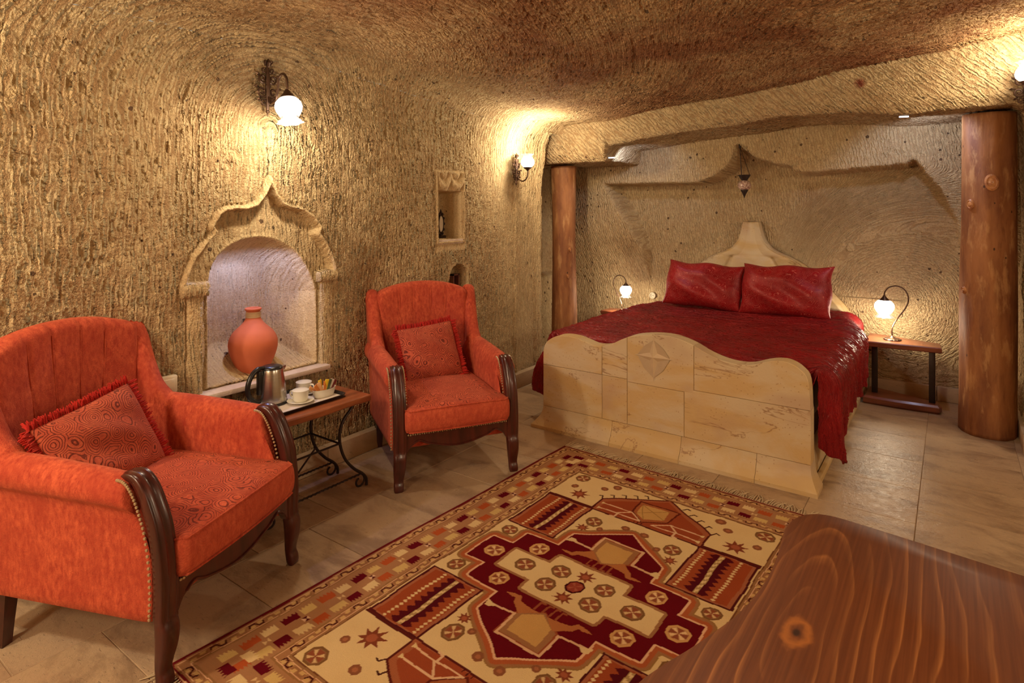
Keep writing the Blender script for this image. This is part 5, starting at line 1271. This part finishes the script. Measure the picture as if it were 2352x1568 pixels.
sconce((AW + 0.034, 1.842, 2.135), 0.0, False, 'ornate bronze wall lamp with downturned lit glass above the arched niche', 1.07)
sconce((AW + 0.020, 4.115, 1.815), 0.0, True, 'small bronze wall lamp with upturned lit glass at the alcove corner', 0.95)
sconce((0.350, LB - 0.03, 2.210), -PI / 2, True, 'wall lamp cut by the right edge, its white upturned glass glowing', 1.0)
def bedside_lamp(loc, dirx, lab, s=1.0):
    root = empty('bedside_lamp', loc, 0, lab, 'lamp', 'bronze bedside lamps'); root.scale = (s, s, s)
    b = MB().lathe([(0.052, 0), (0.056, 0.004), (0.050, 0.010), (0.034, 0.013), (0.022, 0.018), (0.012, 0.026), (0.006, 0.032)], 40, rmod=lambda i, q: 1 + (0.10 * abs(math.sin(4 * q)) if i < 4 else 0))
    for i in range(8): q = PI / 4 * i; b.sphere((0.054 * math.cos(q), 0.054 * math.sin(q), 0.006), 0.009, 8, 5, (1, 1, .6))
    b.build('base', M_BRONZE, root)
    d = dirx
    st = catmull([(0, 0, 0.028), (0.0 * d, 0, 0.09), (0.035 * d, 0, 0.17), (0.085 * d, 0, 0.25), (0.105 * d, 0, 0.32), (0.085 * d, 0, 0.385), (0.035 * d, 0, 0.415), (-0.020 * d, 0, 0.402), (-0.048 * d, 0, 0.365), (-0.052 * d, 0, 0.335)], 7)
    MB().tube(st, 0.0052, 8).build('stem', M_BRONZE, root)
    MB().tube([(0.062 * d, 0, 0.215), (0.068 * d, 0.006, 0.19), (0.058 * d, 0.008, 0.175)], 0.003, 6).build('switch_bud', M_BRONZE, root)
    MB().lathe([(0.006, 0.030), (0.010, 0.018), (0.020, 0.006), (0.034, -0.008), (0.035, -0.012), (0.028, -0.013)], 28, (-0.052 * d, 0, 0.312)).build('shade_cap', M_BRONZE, root)
    glass(root, (-0.052 * d, 0, 0.301), False, 1.22)
    return root
bedside_lamp((-0.375, 5.52, 0.4805), 1, 'bronze gooseneck lamp with lit glass on the right nightstand', 1.0)
bedside_lamp((-2.625, 5.47, 0.4805), -1, 'bronze gooseneck lamp with lit glass left of the bed', 0.85)

# nightstands: a wedge-shaped top and foot joined by two iron posts
def nightstand(x0, mir, y0, lab):
    root = empty('nightstand', (x0, y0, 0), 0, lab, 'nightstand', 'nightstands beside the bed')
    s_ = mir
    topp = [(0.0, -0.02), (0.485 * s_, 0.02), (0.475 * s_, 0.20), (0.0, 0.36)]
    basep = [(-0.01 * s_, -0.01), (0.20 * s_, -0.02), (0.47 * s_, 0.0), (0.485 * s_, 0.04), (0.465 * s_, 0.11), (0.0, 0.32)]
    MB().prism(topp, 0.440, 0.480, 'z', 0.006).build('top', M_NIGHT, root, ang=25)
    MB().prism(basep, 0.0, 0.062, 'z', 0.014).build('foot', M_NIGHT, root, ang=25)
    for (px, py) in ((0.055, 0.13), (0.425, 0.075)):
        MB().box(px * s_ - 0.020, px * s_ + 0.020, py - 0.014, py + 0.014, 0.06, 0.442, 0.004).build('post', M_IRON, root)
    return root
nightstand(-0.545, 1, 5.375, 'low wooden nightstand on two dark posts right of the bed')
nightstand(-2.345, -1, 5.40, 'wooden nightstand half hidden behind the bed on its left')
# round socket on the alcove wall and cream socket behind the near chair
sk = empty('wall_socket', (-2.44, BA - 0.005, 0.615), 0, 'round white wall socket beside the left bedside lamp', 'socket')
MB().lathe([(0.032, 0), (0.034, 0.006), (0.030, 0.012), (0.022, 0.012), (0.020, 0.004), (0.001, 0.004)], 28).xf(Matrix.Rotation(PI / 2, 4, 'X')).build('cover', plain('socket_cream', (0.62, 0.52, 0.36), 0.5, 0.1), sk)
MB().sphere((0.007, -0.006, 0), 0.003, 8, 5).sphere((-0.007, -0.006, 0), 0.003, 8, 5).build('socket_holes', M_BLACK, sk)
s2 = empty('wall_socket', (AW + 0.01, 1.352, 0.68), 0, 'square cream socket on the rough wall behind the near armchair', 'socket')
MB().box(-0.01, 0.022, -0.04, 0.04, -0.04, 0.04, 0.006).build('cover', M_CREAM, s2); MB().box(0.018, 0.026, -0.026, 0.026, -0.026, 0.026, 0.003).build('switch_plate', M_CREAM, s2)

# hanging oil-lamp in the peak of the big recess
hl_ = empty('hanging_lantern', (-1.440, 5.385, 1.685), 0, 'small hanging glass lantern with dark metal fittings above the headboard', 'lantern')
c = MB()
for q in (0.3, 0.3 + 2 * PI / 3, 0.3 + 4 * PI / 3): c.tube([(-0.045, 0.03, 0.335), (0.045 * math.cos(q), 0.045 * math.sin(q), 0.085)], 0.0026, 5)
c.sphere((-0.045, 0.03, 0.335), 0.012, 8, 6); c.tube([(-0.045, 0.03, 0.33), (-0.060, 0.06, 0.36)], 0.006, 6); c.build('chain', M_IRON, hl_)
MB().lathe([(0.024, 0.045), (0.030, 0.055), (0.044, 0.078), (0.050, 0.092), (0.047, 0.092), (0.030, 0.06)], 24, rmod=lambda i, q: 1 + (0.06 * math.sin(8 * q) if i in (3, 4) else 0)).build('crown', M_IRON, hl_)
mg = Mat('mosaic_glass', 0.2); mg.color(mg.mix(mg.vor(mg.tc(), 70), (0.75, 0.60, 0.50), (0.22, 0.07, 0.06))); mg.normal(mg.bump(mg.vor(mg.tc(), 70), 0.6, 0.006))
gb = MB(); gb.lathe([(0.024, 0.045), (0.040, 0.034), (0.054, 0.012), (0.055, -0.004), (0.044, -0.026), (0.028, -0.036)], 28); gb.build('glass_bowl', mg.m, hl_)
MB().lathe([(0.030, -0.034), (0.031, -0.040), (0.018, -0.064), (0.006, -0.090), (0.002, -0.106)], 20).build('finial', M_IRON, hl_)

# oval mirror in the small niche, little dark box in the low niche
mr = empty('oval_mirror', (-3.075, 3.355, 1.272), math.radians(20), 'tiny oval mirror in a black scrolled frame, inside the small wall niche', 'mirror')
M4 = Matrix.Translation((0, 0, 0.105))
MB().lathe([(0.001, 0.004), (0.036, 0.004), (0.038, 0.0)], 30, cap0=False).xf(M4 @ Matrix.Scale(1.6, 4, (0, 0, 1)) @ Matrix.Rotation(PI / 2, 4, 'Y')).build('glass', plain('mirror_glass', (0.80, 0.72, 0.58), 0.25, 0.1), mr)
fr = MB(); fr.tube([(0, 0.044 * math.cos(t), 0.105 + 0.068 * math.sin(t)) for t in np.linspace(0, 2 * PI, 33)[:-1]], 0.008, 6, closed=True)
for t in np.linspace(0, 2 * PI, 13)[:-1]: fr.sphere((0, 0.058 * math.cos(t), 0.105 + 0.082 * math.sin(t)), 0.012, 6, 5)
fr.tube([(0, 0, 0.19), (0, 0, 0.215)], [0.01, 0.002], 6); fr.box(-0.025, 0.025, -0.045, 0.045, 0.0, 0.02, 0.004); fr.build('frame', M_IRON, mr)
bxn = empty('small_box', (-3.045, 3.462, 0.875), 0, 'small dark wooden box frame standing in the low arched niche', 'box')
fb_ = MB()
for (y0, y1, z0, z1) in ((-0.035, 0.035, 0, 0.010), (-0.035, 0.035, 0.115, 0.125), (-0.035, -0.024, 0.0, 0.125), (0.024, 0.035, 0.0, 0.125)): fb_.box(-0.03, 0.03, y0, y1, z0, z1)
fb_.build('frame', wood('niche_box_wood', (0.22, 0.085, 0.06), (0.12, 0.04, 0.03), 0.5), bxn, smooth=False); MB().box(-0.03, -0.024, -0.028, 0.028, 0.008, 0.118).build('back_panel', M_BLACK, bxn, smooth=False)

# cool strip lights tucked behind the lintel and in the niche head
for (x, y, z, rz, lab) in ((-2.40, 4.80, 1.935, 0.1, 'small cool white lamp under the lintel near the left post'), (-0.26, 4.80, 2.105, 0.3, 'small cool white lamp under the lintel near the right post')):
    o = MB().box(-0.028, 0.028, -0.005, 0.005, -0.005, 0.005, 0.002).build('strip_light', M_LED); o.location = (x, y, z - 0.004); o.rotation_euler = (0, 0, rz); tag(o, lab, 'light')

# ------------------------------------------------------------------ desk in the foreground
def deskwood():
    m = Mat('desk_pine', 0.5, 0.16); p = m.tc(); s_ = m.sep(p)
    kx, ky = -0.223, 1.166
    dx = m.math('SUBTRACT', s_[0], kx); dy = m.math('MULTIPLY', m.math('SUBTRACT', s_[1], ky), 0.22)
    wx = m.math('MULTIPLY', m.math('SUBTRACT', m.noise(m.map(p, (2.2, 0.9, 1)), 1.6, 1.5, 0.5), 0.5), 0.20)
    dxx = m.math('ADD', dx, m.math('MULTIPLY', wx, 0.55))
    r = m.math('SQRT', m.math('ADD', m.math('MULTIPLY', dxx, dxx), m.math('ADD', m.math('MULTIPLY', dy, dy), 0.00012)))
    rr_ = m.math('ADD', r, m.math('MULTIPLY', m.noise(m.map(p, (4, 1.0, 1)), 2.0, 2, 0.5), 0.05))
    ph = m.math('FRACT', m.math('MULTIPLY', m.math('POWER', rr_, 0.72), m.math('ADD', 27.0, m.math('MULTIPLY', m.noise(m.map(p, (7, 0.5, 1)), 1.0, 1), 5.0))))
    line = m.ramp(ph, [(0.0, 0.0), (0.66, 0.03), (0.86, 0.6), (0.93, 1.0), (1.0, 0.0)])
    fine = m.noise(m.map(p, (170, 3.0, 1)), 1.0, 3, 0.6)
    c = m.mix(m.math('MULTIPLY', line, m.ramp(m.noise(m.map(p, (6, 0.8, 1)), 1.5, 3), [(0.40, 0.05), (0.60, 0.95)])), (0.205, 0.064, 0.021), (0.47, 0.185, 0.058))
    c = m.mix(m.math('MULTIPLY', m.ramp(fine, [(0.35, 0.0), (0.65, 1.0)]), 0.45), c, (0.085, 0.02, 0.008))
    kd = m.math('SQRT', m.math('ADD', m.math('MULTIPLY', dx, dx), m.math('MULTIPLY', m.math('MULTIPLY', dy, dy), 7.0)))
    c = m.mix(m.math('MULTIPLY', m.ramp(m.math('ADD', kd, m.math('MULTIPLY', m.math('SUBTRACT', m.noise(p, 30, 2), 0.5), 0.02)), [(0.010, 0.0), (0.018, 1.0), (0.021, 0.9), (0.028, 0.0)]), 0.9), c, (0.50, 0.17, 0.035))
    c = m.mix(m.ramp(kd, [(0.004, 1.0), (0.007, 0.0)]), c, (0.05, 0.02, 0.012))
    m.color(c); m.b.inputs['Coat Weight'].default_value = 0.05; m.b.inputs['Coat Roughness'].default_value = 0.3
    m.normal(m.bump(fine, 0.08, 0.002)); return m.m
M_DESK = deskwood()
dk = empty('desk', (0, 0, 0), 0, 'brown varnished pine desk with a wavy front edge, filling the lower right corner', 'desk')
out = catmull([(-0.30, 0.40), (-0.40, 0.62), (-0.418, 0.80), (-0.405, 0.896), (-0.385, 0.965), (-0.363, 1.025), (-0.341, 1.095), (-0.323, 1.16), (-0.311, 1.235), (-0.305, 1.317), (-0.307, 1.401), (-0.314, 1.482), (-0.318, 1.545), (-0.309, 1.598), (-0.285, 1.638), (-0.242, 1.660), (-0.167, 1.656), (-0.06, 1.643), (0.12, 1.620), (0.5, 1.58), (0.92, 1.54), (0.98, 1.50), (1.0, 1.40), (1.0, 0.40), (0.9, 0.33), (0.3, 0.33), (-0.22, 0.34)], 5, True)
MB().prism([(float(p[0]), float(p[1])) for p in out], 0.712, 0.750, 'z', 0.0045).build('desk_top', M_DESK, dk, ang=50)
for (x, y) in ((-0.22, 0.55), (-0.18, 1.50), (0.88, 1.42), (0.88, 0.50)): MB().box(x - 0.03, x + 0.03, y - 0.03, y + 0.03, 0.0, 0.715, 0.004).build('leg', M_SIDEWOOD, dk, smooth=False)
ap_ = MB(); ap_.box(-0.20, 0.88, 1.49, 1.51, 0.62, 0.713).box(-0.20, 0.88, 0.50, 0.52, 0.62, 0.713).box(0.87, 0.89, 0.5, 1.5, 0.62, 0.713); ap_.build('apron', M_SIDEWOOD, dk, smooth=False)
